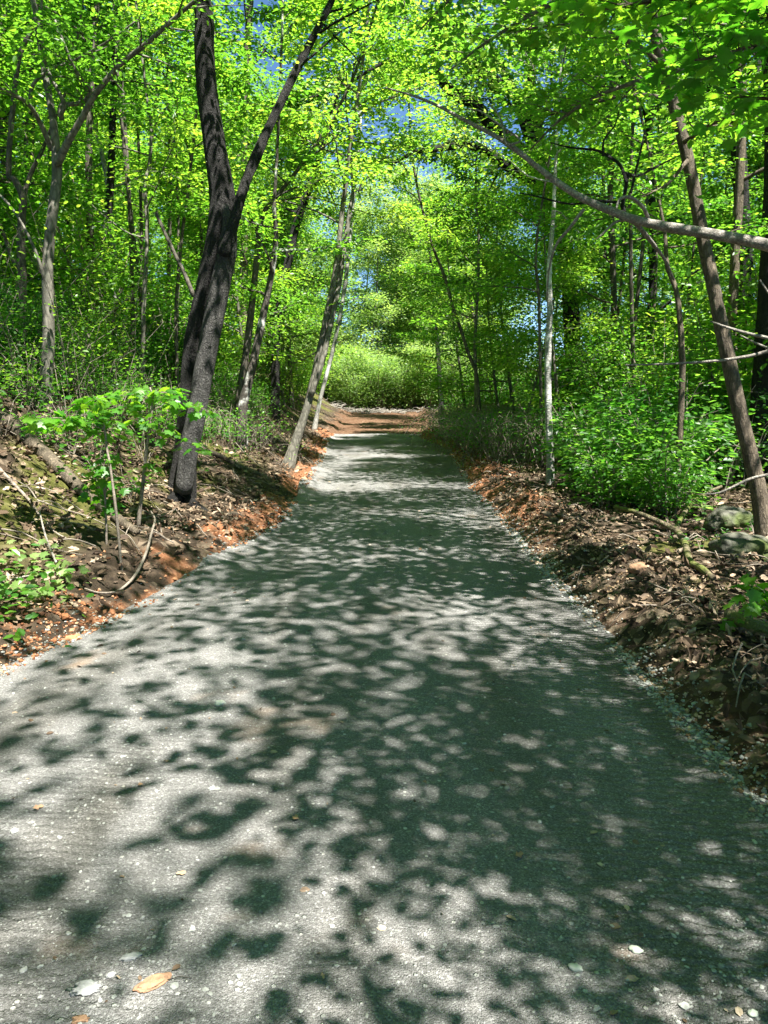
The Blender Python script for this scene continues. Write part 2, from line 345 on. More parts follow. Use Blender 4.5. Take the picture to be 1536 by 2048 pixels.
class Tubes:
    def __init__(s): s.v = []; s.f = []; s.n = 0
    def add(s, path, rad, sides=6, wob=0.0, rng=None, cap=True, smooth_path=0):
        P = np.array([tuple(p) for p in path], float); r = np.array(rad, float)
        if smooth_path: P, r = spline(P, r, smooth_path)
        n = len(P)
        T = np.gradient(P, axis=0); T /= (np.linalg.norm(T, axis=1, keepdims=True) + 1e-9)
        ref = np.array([1., 0, 0]) if abs(T[0][0]) < .8 else np.array([0, 1., 0])
        u = np.cross(T[0], ref); u /= np.linalg.norm(u)
        U = np.zeros_like(P)
        for i in range(n):
            u = u - T[i] * np.dot(u, T[i]); u /= (np.linalg.norm(u) + 1e-9); U[i] = u
        W = np.cross(T, U)
        a = np.arange(sides) * 2 * math.pi / sides
        rr = r[:, None] * np.ones((1, sides))
        if wob and rng is not None:
            lob = rng.normal(0, 1, (n, sides)); k = np.ones(3) / 3
            for c in range(sides): lob[:, c] = np.convolve(np.pad(lob[:, c], 1, mode='edge'), k, 'valid')
            rr = rr * (1 + wob * lob)
        V = P[:, None, :] + rr[:, :, None] * (np.cos(a)[None, :, None] * U[:, None, :] + np.sin(a)[None, :, None] * W[:, None, :])
        i = np.arange(n - 1)[:, None] * sides; j = np.arange(sides)[None, :]; jn = (j + 1) % sides
        F = np.stack([i + j, i + jn, i + sides + jn, i + sides + j], -1).reshape(-1, 4) + s.n
        s.v.append(V.reshape(-1, 3)); s.f.append(F); s.n += n * sides
        if cap:  # close both ends with a point
            for e, base in ((0, 0), (n - 1, (n - 1) * sides)):
                s.v.append(P[e][None, :] + T[e][None, :] * (r[e] * .3 * (1 if e else -1)))
                c = s.n; s.n += 1
                b0 = c - (n * sides) - (0 if e == 0 else 1) + base
                q = np.stack([np.full(sides, c), b0 + np.arange(sides), b0 + (np.arange(sides) + 1) % sides, np.full(sides, c)], -1)
                if e == 0: q = q[:, [0, 2, 1, 0]]
                s.f.append(q)
    def build(s, name, mat, parent=None, origin=None, smooth=True):
        V = np.concatenate(s.v); F = np.concatenate(s.f)
        if origin is not None: V = V - np.array(origin)[None, :]
        tri = F[:, 0] == F[:, 3]
        lo = np.concatenate([F[~tri].ravel(), F[tri][:, :3].ravel()])
        lt = np.concatenate([np.full((~tri).sum(), 4), np.full(tri.sum(), 3)])
        me = np_mesh(name, V, lo, lt, mat, None, smooth)
        return link(bpy.data.objects.new(name, me), parent)
def spline(P, r, sub):
    """Catmull-Rom through P."""
    P = np.asarray(P, float); r = np.asarray(r, float)
    if len(P) < 3: sub = max(sub, 2)
    E = np.vstack([2 * P[0] - P[1], P, 2 * P[-1] - P[-2]])
    out = []; ro = []
    for i in range(len(P) - 1):
        p0, p1, p2, p3 = E[i:i + 4]
        for k in range(sub):
            t = k / sub
            out.append(.5 * ((2 * p1) + (-p0 + p2) * t + (2 * p0 - 5 * p1 + 4 * p2 - p3) * t * t + (-p0 + 3 * p1 - 3 * p2 + p3) * t ** 3))
            ro.append(r[i] * (1 - t) + r[i + 1] * t)
    out.append(P[-1]); ro.append(r[-1])
    return np.array(out), np.array(ro)
def thing(name, label, cat, loc, group=None):
    o = bpy.data.objects.new(name, None); o.empty_display_size = .2
    C.objects.link(o); o.location = loc
    o['label'] = label; o['category'] = cat
    if group: o['group'] = group
    return o
def tag(o, label, cat, group=None):
    o['label'] = label; o['category'] = cat
    if group: o['group'] = group
    return o
def stuff(o, label, cat):
    o['kind'] = 'stuff'; o['label'] = label; o['category'] = cat; return o

# ------------------------------------------------------------------ ground sheet
def axis_lines(lo, hi, f):
    out = [lo]
    while out[-1] < hi: out.append(out[-1] + f(out[-1]))
    return np.array(out)
gx_r = axis_lines(0, 330, lambda v: .05 if v < 5 else .05 + (v - 5) * .06)
gx = np.concatenate([-axis_lines(0, 330, lambda v: .05 if v < 6.5 else .05 + (v - 6.5) * .06)[::-1][:-1], gx_r])
gy = np.concatenate([-axis_lines(0, 90, lambda v: .3 + v * .12)[::-1][:-1] + 1.0, axis_lines(1.0, 420, lambda v: max(.045, (v - 1) * .0105) if v < 45 else .5 + (v - 45) * .09)])
X, Y = np.meshgrid(gx, gy)
Z = height(X, Y)
ny, nx = X.shape
i = np.arange(ny - 1)[:, None] * nx; j = np.arange(nx - 1)[None, :]
F = np.stack([i + j, i + j + 1, i + nx + j + 1, i + nx + j], -1).reshape(-1, 4)
D = np.maximum(xl(Y) - X, X - xr(Y))
nzz = fbm(X * 1.7, Y * 1.7, 41) * 2
clay = np.clip((0.30 + .8 * nzz + np.clip(.22 * np.sin(Y * .9), -.1, .22) - D) / .18, 0, 1)
clay = np.where(Y > 31, np.clip((.5 + .6 * nzz - D) / .3, 0, 1) * np.clip((58 - Y) / 6, 0, 1), clay)
right = X > 0
clay = np.where(Y > 31, clay * .32, clay)
clay = np.where(right, clay * np.clip((Y - 7) / 4, .12, 1), clay)
clay = np.where((X < 0) & (Y < 4.6), clay * .5, clay)
moss = np.clip((fbm(X * .8, Y * .8, 53) * 2 + .02 * (X < 0) - .04) / .15, 0, 1) * np.clip((D - .6) / .6, 0, 1) * .8
me = np_mesh("ground", np.stack([X, Y, Z], -1).reshape(-1, 3), F.ravel(), np.full(len(F), 4), M['ground'],
             {"clay": ('POINT', clay.ravel()), "moss": ('POINT', moss.ravel())}, True)
ground = link(bpy.data.objects.new("ground", me)); ground['kind'] = 'structure'
ground['label'] = "leaf-strewn forest floor and red clay banks beside the gravel road"

# ------------------------------------------------------------------ gravel road
ry = np.concatenate([np.arange(-4, 1.2, .2), axis_lines(1.2, 31.2, lambda v: .03 + (v - 1.2) * .006)])
ru = np.concatenate([[-.012, -.004], np.linspace(0, 1, 80), [1.004, 1.012]])
RXg = np.zeros((len(ry), len(ru))); RYg = np.zeros_like(RXg); RZg = np.zeros_like(RXg)
for k, y in enumerate(ry):
    a = float(xl(y)) - .03 + .16 * float(fbm(y * 1.1, 3.3, 61)) + .07 * float(fbm(y * 6, 1.3, 63)); b = float(xr(y)) + .02 + .14 * float(fbm(y * 1.3, 8.1, 67)) + .07 * float(fbm(y * 6, 2.3, 69))
    RXg[k] = a + (b - a) * ru
    RYg[k] = y + (.9 * fbm(RXg[k] * 1.5, y * 0 + 5.0, 71) * max(0, (y - 26) / 5.2) if y > 26 else 0)
dl = RXg - RXg[:, :1]; dr = RXg[:, -1:] - RXg
RZg = zroad(RYg) + .012 * fbm(RXg * 1.5, RYg * 1.5, 73) * 2 + .010 * fbm(RXg * 7, RYg * 7, 79, 3)
RZg += .035 * np.sin(np.clip((RXg - RXg[:, :1]) / (RXg[:, -1:] - RXg[:, :1]), 0, 1) * math.pi)
RZg += np.exp(-(dl / .30) ** 2) * np.clip((RYg - 5.5) / 2, 0, 1) * (.05 + .35 * np.maximum(0, fbm(RXg * 1.2, RYg * 1.4, 83) + .08))
RZg += np.exp(-(dr / .12) ** 2) * .03
RZg[:, 0] -= .25; RZg[:, -1] -= .25; RZg[:, 1] -= .03; RZg[:, -2] -= .03
RZg[-1] -= .25; RZg[-2] -= .04
ny, nx = RXg.shape
i = np.arange(ny - 1)[:, None] * nx; j = np.arange(nx - 1)[None, :]
F = np.stack([i + j, i + j + 1, i + nx + j + 1, i + nx + j], -1).reshape(-1, 4)
ridge = np.clip(-.12 + 1.5 * fbm(RXg * .45, RYg * .3, 89) + .55 * np.clip((RXg - .3) / .8, 0, 1) + .25 * np.clip((RYg - 4) / 3, 0, 1), .04, .9)
stain = np.clip(fbm(RXg * 2.1, RYg * 2.1, 97) * 3 - .75, 0, .5)
me = np_mesh("road", np.stack([RXg, RYg, RZg], -1).reshape(-1, 3), F.ravel(), np.full(len(F), 4), M['road'],
             {"ridge": ('POINT', ridge.ravel()), "stain": ('POINT', stain.ravel())}, True)
road = link(bpy.data.objects.new("road", me)); road['kind'] = 'structure'
road['label'] = "grey crushed gravel road with roller ridges, dappled by leaf shade"
from mathutils.bvhtree import BVHTree
_bv = BVHTree.FromPolygons([tuple(v) for v in np.stack([RXg, RYg, RZg], -1).reshape(-1, 3)], [tuple(f) for f in F])
def road_z(x, y):
    h = _bv.ray_cast(Vector((x, y, 5)), Vector((0, 0, -1)))
    return h[0].z if h[0] is not None else None
def surf_z(x, y):
    g = hz(x, y); r = road_z(x, y)
    return g if r is None else max(g, r)
def road_hit(px, py):
    h = _bv.ray_cast(Vector((0, 0, CAM_H)), ray(px, py))
    return h[0] if h[0] is not None else ground_hit(px, py)

# ------------------------------------------------------------------ trees
def interp_path(P, cl, t):
    s = t * cl[-1]
    k = min(max(np.searchsorted(cl, s) - 1, 0), len(P) - 2)
    f = (s - cl[k]) / max(cl[k + 1] - cl[k], 1e-6)
    return P[k] * (1 - f) + P[k + 1] * f, P[k + 1] - P[k], k + f
LFAC = 1.6
class Crown:
    def __init__(s): s.P = []; s.A = []; s.N = []; s.S = []; s.R = []
    def spray(s, rng, path, n, size, spread=.2, flat=.35, young=0.0):
        n = int(n * LFAC); P = np.asarray(path); k = rng.random(n) * (len(P) - 1); i = k.astype(int); f = (k - i)[:, None]
        pos = P[i] * (1 - f) + P[np.minimum(i + 1, len(P) - 1)] * f
        d = P[-1] - P[0]; d = d / (np.linalg.norm(d) + 1e-9)
        off = rng.normal(0, 1, (n, 3)) * np.array([spread, spread, spread * (.28 if spread < .25 else .55)])
        pos = pos + off
        a = off + d[None, :] * spread * .7 + rng.normal(0, .4 * spread, (n, 3)); a[:, 2] = a[:, 2] * .6 - .25 * spread
        nn = np.array([0, 0, 1.])[None, :] + rng.normal(0, flat, (n, 3))
        s.P.append(pos); s.A.append(a); s.N.append(nn)
        s.S.append(size * rng.uniform(.5, 1.4, n)); s.R.append(np.clip(rng.normal(.45 + young, .2, n), 0, 1))
    def build(s, name, mat, parent, origin, tpl=LEAF):
        return leaf_object(name, np.concatenate(s.P), np.concatenate(s.A), np.concatenate(s.N), np.concatenate(s.S), np.concatenate(s.R), tpl, mat, parent, origin)
def leafy_limb(rng, tb, cr, P, r, n2, L2, nleaf, lsize, spread=.16, t_from=.25, flat=.35, sides2=3):
    """side twigs with leaf sprays along a limb path P (array), radii r."""
    seg = np.linalg.norm(np.diff(P, axis=0), axis=1); cl = np.concatenate([[0], np.cumsum(seg)])
    yg = rng.normal(0, .17)
    for j in range(n2):
        tt = t_from + (1 - t_from) * (j + rng.random()) / n2
        p, tg, kk = interp_path(P, cl, min(tt, .999))
        h = np.array([tg[0], tg[1], 0]); hn = np.linalg.norm(h)
        h = h / hn if hn > 1e-4 else np.array([1., 0, 0])
        ang = rng.uniform(.5, 1.25) * (1 if j % 2 else -1)
        h = np.array([h[0] * math.cos(ang) - h[1] * math.sin(ang), h[0] * math.sin(ang) + h[1] * math.cos(ang), rng.normal(.12, .2)])
        l = L2 * rng.uniform(.6, 1.25) * (1.15 - .5 * tt)
        q = [p]; d = h.copy()
        for k in range(3):
            d = d + rng.normal(0, .22, 3) * np.array([1, 1, .5]); d /= np.linalg.norm(d)
            q.append(q[-1] + d * l / 3)
        rb = max(.004, .5 * np.interp(kk, np.arange(len(r)), r)); rb = min(rb, .012 + .008 * l)
        tb.add(q, [rb, rb * .75, rb * .5, .002], sides2, cap=False)
        cr.spray(rng, q[0:], nleaf, lsize, spread, flat, yg)
    cr.spray(rng, P[-max(2, len(P) // 3):], nleaf, lsize, spread, flat, yg)
def grow(rng, tb, cr, P, r, n1, t0, L, n2, nleaf, lsize, bias=(0, 0), up=.35, spread=.18, flat=.38, t1=1.0):
    seg = np.linalg.norm(np.diff(P, axis=0), axis=1); cl = np.concatenate([[0], np.cumsum(seg)])
    az0 = rng.random() * 6.28
    for i in range(n1):
        t = t0 + (t1 - t0) * (i + rng.random()) / n1
        p, tg, kk = interp_path(P, cl, min(t, .998))
        az = az0 + i * 2.4 + rng.normal(0, .3)
        h = np.array([math.cos(az) + bias[0], math.sin(az) + bias[1], 0]); h /= (np.linalg.norm(h) + 1e-6)
        rel = (t - t0) / max(t1 - t0, 1e-3)
        e = rng.uniform(.0, .5) + up * (.4 + rel)
        l = L * (1 - .6 * rel) * rng.uniform(.65, 1.2)
        d = h * math.cos(e) + np.array([0, 0, math.sin(e)])
        q = [p]
        for k in range(5):
            d = d + rng.normal(0, .16, 3) + np.array([0, 0, -.05]); d /= np.linalg.norm(d)
            q.append(q[-1] + d * l / 5)
        q = np.array(q); rb = min(.5 * np.interp(kk, np.arange(len(r)), r), .012 + .014 * l)
        rr = np.linspace(rb, .004, 6)
        qs, rs = spline(q, rr, 2)
        tb.add(qs, rs, 5, cap=False)
        leafy_limb(rng, tb, cr, q, rr, n2, l * .42, nleaf, lsize, spread, .18, flat)

def px_path(pts, Y, rng, lean=0.0, wob=.12):
    """photo trunk line -> 3D: every point on its own depth round Y, so the stem has real lean."""
    out = []; n = len(pts)
    ph = rng.random() * 6
    for k, p in enumerate(pts):
        t = k / max(1, n - 1)
        out.append(np.array(at(p[0], p[1], Y + lean * t + wob * math.sin(ph + 3 * t))))
    return out
ALL_BASES = []
def px_tree(name, label, Y, pts, w, H, crown=None, bark='bark_mid', leaf='leaf', group=None, limbs=(), seed=1, lean=0.0,
            sides=9, wob=.05, flare=1.5, base=None, tpl=LEAF, cat='tree', top_lean=None):
    """pts: photo pixels from the foot up, w: widths in photo pixels at those points; the stem is carried on to height H."""
    rng = np.random.default_rng(seed)
    P = px_path(pts, Y, rng, lean)
    f0 = P[0]
    gz = hz(f0[0], f0[1])
    rad = [wi / FPX * p[1] / 2 for wi, p in zip(w, P)]
    if f0[2] > gz + .25:                       # hidden foot: carry the stem straight down to the ground
        d = (P[0] - P[1]); d[1] *= .3; d[0] *= .5; d[2] = 0
        foot = np.array([f0[0] + np.clip(d[0], -.3, .3), f0[1], 0.]); foot[2] = hz(foot[0], foot[1]) - .15
        P = [foot] + P; rad = [rad[0] * 1.12] + rad
    else:
        P[0] = P[0].copy(); P[0][2] = min(P[0][2], gz) - .12
    top = P[-1]; d = top - P[-2]; d /= np.linalg.norm(d)
    k = 0
    while P[-1][2] < H and k < 30:
        tgt = np.array([0, 0, 1.]) if top_lean is None else np.array(top_lean)
        d = d * .75 + tgt * .25 + rng.normal(0, .07, 3); d /= np.linalg.norm(d)
        P.append(P[-1] + d * 1.3); rad.append(max(.012, rad[-1] * .86)); k += 1
    P, r = spline(np.array(P), np.array(rad), 5)
    zz = P[:, 2] - P[0, 2]
    r = r * (1 + (flare - 1) * np.exp(-zz / (.9 * max(r[0], .05) * 4)))
    org = Vector((P[0][0], P[0][1], P[0][2]))
    root = thing(name, label, cat, org, group)
    tb = Tubes(); cr = Crown()
    tb.add(P, r, sides, wob, rng)
    own = {}
    ALL_BASES.append((P[0][0], P[0][1]))
    for lm in limbs:
        lp = px_path(lm['pts'], lm.get('Y', Y), rng, lm.get('lean', 0.0)); lr = [wi / FPX * p[1] / 2 for wi, p in zip(lm['w'], lp)]
        ext = lm.get('ext', 0)
        d = lp[-1] - lp[-2]; d /= np.linalg.norm(d)
        for _ in range(ext):
            d = d + rng.normal(0, .12, 3) + np.array([0, 0, .04]); d /= np.linalg.norm(d)
            lp.append(lp[-1] + d * .6); lr.append(max(.006, lr[-1] * .8))
        lp, lr = spline(np.array(lp), np.array(lr), 4)
        (own.setdefault(lm['bark'], Tubes()) if 'bark' in lm else tb).add(lp, lr, 10 if 'bark' in lm else 7, wob * .6, rng)
        lf = lm.get('leaf')
        if lf: leafy_limb(rng, tb, cr, lp, lr, **lf)
    if crown: grow(rng, tb, cr, P, r, **crown)
    tb.build("trunk", M[bark], root, org)
    for k, t in own.items(): t.build("stem", M[k], root, org)
    if cr.P: cr.build("crown", M[leaf], root, org, tpl)
    return root

def cd(n1=16, t0=.3, L=2.6, n2=7, nleaf=30, lsize=.085, **kw): return dict(n1=n1, t0=t0, L=L, n2=n2, nleaf=nleaf, lsize=lsize, **kw)
LF = dict(n2=9, L2=.75, nleaf=26, lsize=.075)

# --- big dark tree with two fused stems (left of the road)
p0 = ground_hit(362, 992); YB = p0.y
px_tree("twin_stem_tree", "big dark furrowed tree with two fused stems and a long leaning fork on the bank", YB,
        [(360, 1000), (368, 930), (374, 860), (380, 760), (392, 660), (414, 570), (436, 490), (446, 430), (442, 370), (428, 280), (414, 180), (408, 90), (404, 0)],
        [58, 44, 40, 38, 38, 40, 50, 54, 46, 41, 38, 36, 33], 15, cd(20, .45, 3.6, 8, 42, .085, bias=(.25, -.05)), 'bark_dark', 'leaf',
        limbs=[dict(pts=[(366, 985), (378, 900), (393, 830), (408, 740), (425, 650), (441, 570), (455, 500), (458, 450), (450, 410)], w=[36, 38, 38, 38, 39, 38, 36, 28, 16], Y=YB - .13, bark='bark_sunlit'),
               dict(pts=[(448, 510), (464, 455), (480, 400), (496, 352), (513, 312), (540, 250), (570, 188), (600, 125), (634, 60), (664, 0)], w=[28, 24, 21, 19, 22, 17, 16, 16, 14, 12], lean=.6, ext=6, leaf=dict(n2=22, L2=1.2, nleaf=22, lsize=.085, t_from=.32)),
               dict(pts=[(355, 995), (335, 1010), (300, 1035), (270, 1050)], w=[30, 24, 14, 8], Y=YB - .2),
               dict(pts=[(372, 1000), (392, 1012), (420, 1030), (440, 1046)], w=[26, 18, 12, 6], Y=YB - .25)],
        seed=3, sides=14, wob=.045, flare=1.25)
# --- pale grey forked tree, far left
px_tree("forked_tree", "smooth pale grey forked tree on the bank near the long fallen log", 9.6,
        [(78, 862), (90, 780), (97, 680), (95, 560), (100, 470), (110, 390), (114, 335), (106, 240), (90, 150), (78, 70), (66, 0)],
        [30, 26, 23, 21, 20, 19, 19, 13, 12, 11, 10], 12, cd(14, .55, 2.6, 7, 34, .08, bias=(.2, 0)), 'bark_grey', 'leaf',
        limbs=[dict(pts=[(115, 330), (136, 285), (165, 235), (190, 190), (240, 130), (292, 88), (340, 45), (392, 0), (430, -30)], w=[16, 14, 12, 11, 10, 9, 8, 7, 5], lean=-1.2, leaf=dict(n2=12, L2=.9, nleaf=30, lsize=.07, t_from=.3), ext=2),
               dict(pts=[(104, 300), (80, 245), (58, 210), (30, 190), (0, 176)], w=[11, 9, 8, 6, 5], lean=-.6, leaf=LF, ext=2),
               dict(pts=[(120, 235), (128, 205), (100, 150), (82, 90), (84, 30)], w=[8, 8, 7, 6, 5], lean=-.4, leaf=LF, ext=2),
               dict(pts=[(124, 240), (122, 212), (165, 205), (180, 178), (150, 140), (110, 40)], w=[10, 9, 9, 7, 6, 4], lean=-.3, leaf=LF),
               dict(pts=[(60, 212), (66, 170), (100, 140), (150, 120), (220, 80), (275, 40)], w=[8, 7, 6, 5, 4, 3], lean=-.5, leaf=LF),
               dict(pts=[(90, 560), (70, 500), (40, 440), (10, 400), (-10, 385)], w=[7, 6, 5, 5, 4], leaf=None)],
        seed=5, sides=12, wob=.03, flare=1.25)
# --- dark slender forked tree at the left edge
px_tree("forked_tree", "dark slender tree with a dappled trunk and high fork behind the pale grey forked tree", 11.5,
        [(46, 800), (46, 720), (45, 640), (44, 560), (42, 490), (44, 430), (46, 395), (30, 360), (18, 350), (20, 280), (30, 180), (40, 110), (66, 50), (75, 0)],
        [22, 20, 19, 17, 16, 15, 14, 12, 11, 10, 10, 9, 9, 8], 12, cd(12, .5, 2.3, 7, 34, .085), 'bark_mid', 'leaf',
        limbs=[dict(pts=[(46, 398), (60, 350), (85, 300), (100, 260)], w=[10, 9, 7, 5], leaf=LF, ext=3),
               dict(pts=[(38, 540), (22, 510), (8, 470), (-8, 445)], w=[9, 8, 7, 6])], seed=6)
T = [  # name, label, depth, pts, widths, height, crown, bark, leaf
 ("slim_tree", "straight dim trunk with peeling bark, left of the pair of dark slim trunks", 16, [(176, 690), (180, 600), (181, 480), (178, 370), (178, 280), (184, 150), (188, 60)], [17, 16, 15, 14, 13, 12, 11], 15, cd(14, .35, 2.8, 7, 38, .1), 'bark_mid', 'leaf'),
 ("slim_tree", "dark straight trunk of the pair between the pale forked and the big twin-stemmed trees", 17.5, [(203, 690), (205, 600), (211, 490), (220, 380), (224, 290), (228, 150), (236, 20)], [19, 18, 16, 15, 14, 13, 12], 16, cd(14, .4, 3, 7, 40, .1), 'bark_dark', 'leaf'),
 ("slim_tree", "patchy pale-and-dark young trunk just right of the straight dark pair", 19, [(236, 660), (230, 590), (228, 510), (222, 440), (214, 360), (200, 290)], [11, 11, 11, 10, 9, 8], 12, cd(12, .4, 2.6, 7, 38, .1), 'bark_pale', 'leaf_yellow'),
 ("young_tree", "thin wavy young tree with a sunlit lower stem midway to the big twin-stemmed tree", 14, [(285, 760), (286, 680), (288, 600), (293, 520), (294, 440), (290, 370), (300, 320), (302, 250), (292, 180)], [10, 9, 9, 8, 8, 7, 7, 6, 5], 9, cd(12, .35, 2.1, 6, 34, .085), 'bark_grey', 'leaf'),
 ("young_tree", "thin straight young tree just behind the wavy young tree and beside the dead pole", 18.5, [(335, 740), (336, 640), (338, 520), (340, 400), (340, 290), (338, 240)], [9, 9, 8, 8, 7, 7], 11, cd(12, .4, 2.3, 6, 38, .1), 'bark_mid', 'leaf_yellow'),
 ("young_tree", "very thin curved stem rising close beside the big twin-stemmed tree on its left", 14.5, [(352, 640), (356, 560), (364, 470), (374, 400), (384, 310), (394, 210)], [7, 7, 7, 6, 6, 5], 8, cd(9, .45, 1.8, 6, 32, .085), 'bark_mid', 'leaf'),
 ("forest_tree", "thick dim trunk behind the high fork of the dark slender tree", 21, [(54, 640), (56, 480), (58, 300), (62, 180), (68, 40)], [24, 22, 20, 19, 17], 19, cd(18, .3, 3.6, 8, 44, .12), 'bark_mid', 'leaf'),
 ("forest_tree", "dim leaning trunk at the picture's left border deep in the woods", 17, [(10, 700), (12, 560), (14, 420), (10, 300), (2, 180)], [20, 19, 18, 17, 15], 16, cd(16, .3, 3.2, 7, 42, .11), 'bark_mid', 'leaf'),
 ("forest_tree", "mid-size tree with a dark trunk just right of the big twin-stemmed tree", 15.5, [(478, 812), (486, 745), (497, 670), (506, 590), (513, 520), (520, 450), (535, 412), (548, 400)], [16, 15, 14, 13, 12, 11, 9, 8], 9, cd(14, .4, 2.6, 7, 36, .09, bias=(.2, 0)), 'bark_mid', 'leaf_yellow'),
 ("forest_tree", "crooked trunk with sun splashes painted white beside the mid-size dark tree and above the mossy bank", 14.2, [(486, 810), (500, 755), (514, 690), (524, 640), (535, 590), (546, 530), (552, 470), (548, 410), (552, 350)], [19, 17, 16, 15, 13, 11, 10, 8, 6], 9.5, cd(16, .25, 2.3, 7, 36, .09, bias=(.2, 0)), 'bark_sunfleck', 'leaf'),
 ("forest_tree", "dark leaning trunk in a sky gap between the crooked white trunk and the road", 25, [(555, 640), (575, 530), (592, 452), (612, 392), (640, 310)], [16, 16, 16, 15, 12], 17, cd(18, .35, 3.6, 8, 44, .13, bias=(.3, 0)), 'bark_dark', 'leaf'),
 ("forest_tree", "upright brown trunk beside the upper stem of the big twin-stemmed tree", 27, [(488, 560), (490, 400), (491, 250), (494, 120), (500, 0)], [15, 15, 14, 14, 13], 20, cd(18, .4, 3.6, 8, 46, .14), 'bark_brown', 'leaf'),
 ("forest_tree", "pale thin trunk rising straight into the sky gap over the road", 29, [(640, 800), (668, 690), (690, 570), (698, 490), (706, 400), (718, 280), (722, 200), (738, 120), (748, 50)], [8, 8, 8, 8, 8, 8, 7, 7, 6], 20, cd(16, .4, 3.4, 8, 46, .14), 'bark_pale', 'leaf_yellow'),
]
for n_, (nm, lb, Yd, pts, w, H, crn, bk, lf) in enumerate(T):
    px_tree(nm, lb, Yd, pts, w, H, crn, bk, lf, seed=20 + n_, sides=8)
# --- the leaning two-stemmed tree at the road's left edge
pl = ground_hit(574, 928); YL = pl.y
px_tree("leaning_tree", "sinewy twin-stemmed tree leaning over the road from the red clay verge", YL,
        [(574, 930), (592, 880), (610, 828), (622, 780), (636, 720), (648, 660), (662, 590), (674, 520), (682, 445), (692, 360), (704, 270), (716, 190)],
        [27, 19, 16, 15, 14, 13, 12, 11, 10, 9, 8, 7], 12, cd(18, .38, 2.8, 7, 36, .085, bias=(.15, -.1)), 'bark_grey', 'leaf_yellow',
        limbs=[dict(pts=[(622, 790), (634, 756), (650, 700), (662, 645), (676, 580), (688, 500), (698, 430), (706, 380)], w=[13, 13, 12, 11, 11, 10, 9, 7], lean=.4, ext=4, leaf=LF)], seed=41, sides=9, wob=.08, flare=1.15)

# --- right of the road
ps = ground_hit(1532, 1075); YS = ps.y
px_tree("slender_tree", "slender brown tree curving up from beside the mossy boulder, crossed by the dead limb", YS,
        [(1534, 1080), (1518, 985), (1498, 900), (1474, 800), (1456, 715), (1438, 630), (1424, 560), (1404, 470), (1388, 380), (1370, 295), (1350, 220), (1330, 150), (1312, 75), (1300, 0)],
        [35, 31, 29, 28, 27, 26, 25, 24, 23, 22, 21, 20, 19, 18], 11, cd(18, .55, 2.6, 8, 40, .085, bias=(-.35, -.25)), 'bark_brown', 'leaf',
        limbs=[dict(pts=[(1376, 320), (1330, 372), (1280, 395), (1236, 430), (1190, 440)], w=[8, 6, 5, 4, 3], lean=-.5, leaf=LF),
               dict(pts=[(1368, 285), (1420, 250), (1475, 225), (1540, 215)], w=[9, 7, 5, 4], lean=-.8, leaf=dict(n2=10, L2=.8, nleaf=24, lsize=.085)),
               dict(pts=[(1325, 130), (1270, 90), (1200, 60), (1120, 50), (1040, 60)], w=[10, 8, 7, 5, 4], lean=-1.2, leaf=dict(n2=14, L2=.9, nleaf=26, lsize=.08)),
               dict(pts=[(1345, 200), (1290, 190), (1230, 195), (1160, 215), (1100, 230)], w=[9, 7, 6, 5, 3], lean=-.8, leaf=dict(n2=12, L2=.8, nleaf=26, lsize=.075))],
        seed=51, sides=12, wob=.03, flare=1.2)
pw = ground_hit(1100, 968); YW = pw.y
px_tree("white_barked_tree", "slim white-barked tree standing sunlit on the red clay verge", YW,
        [(1100, 968), (1101, 920), (1098, 850), (1096, 770), (1097, 690), (1100, 620), (1098, 560), (1101, 500), (1107, 430), (1110, 350)],
        [18, 15, 14, 13, 13, 12, 11, 9, 8, 6], 8.5, cd(14, .5, 2.2, 7, 34, .08, bias=(-.3, -.2)), 'bark_pale', 'leaf_yellow', seed=52, sides=9, flare=1.1)
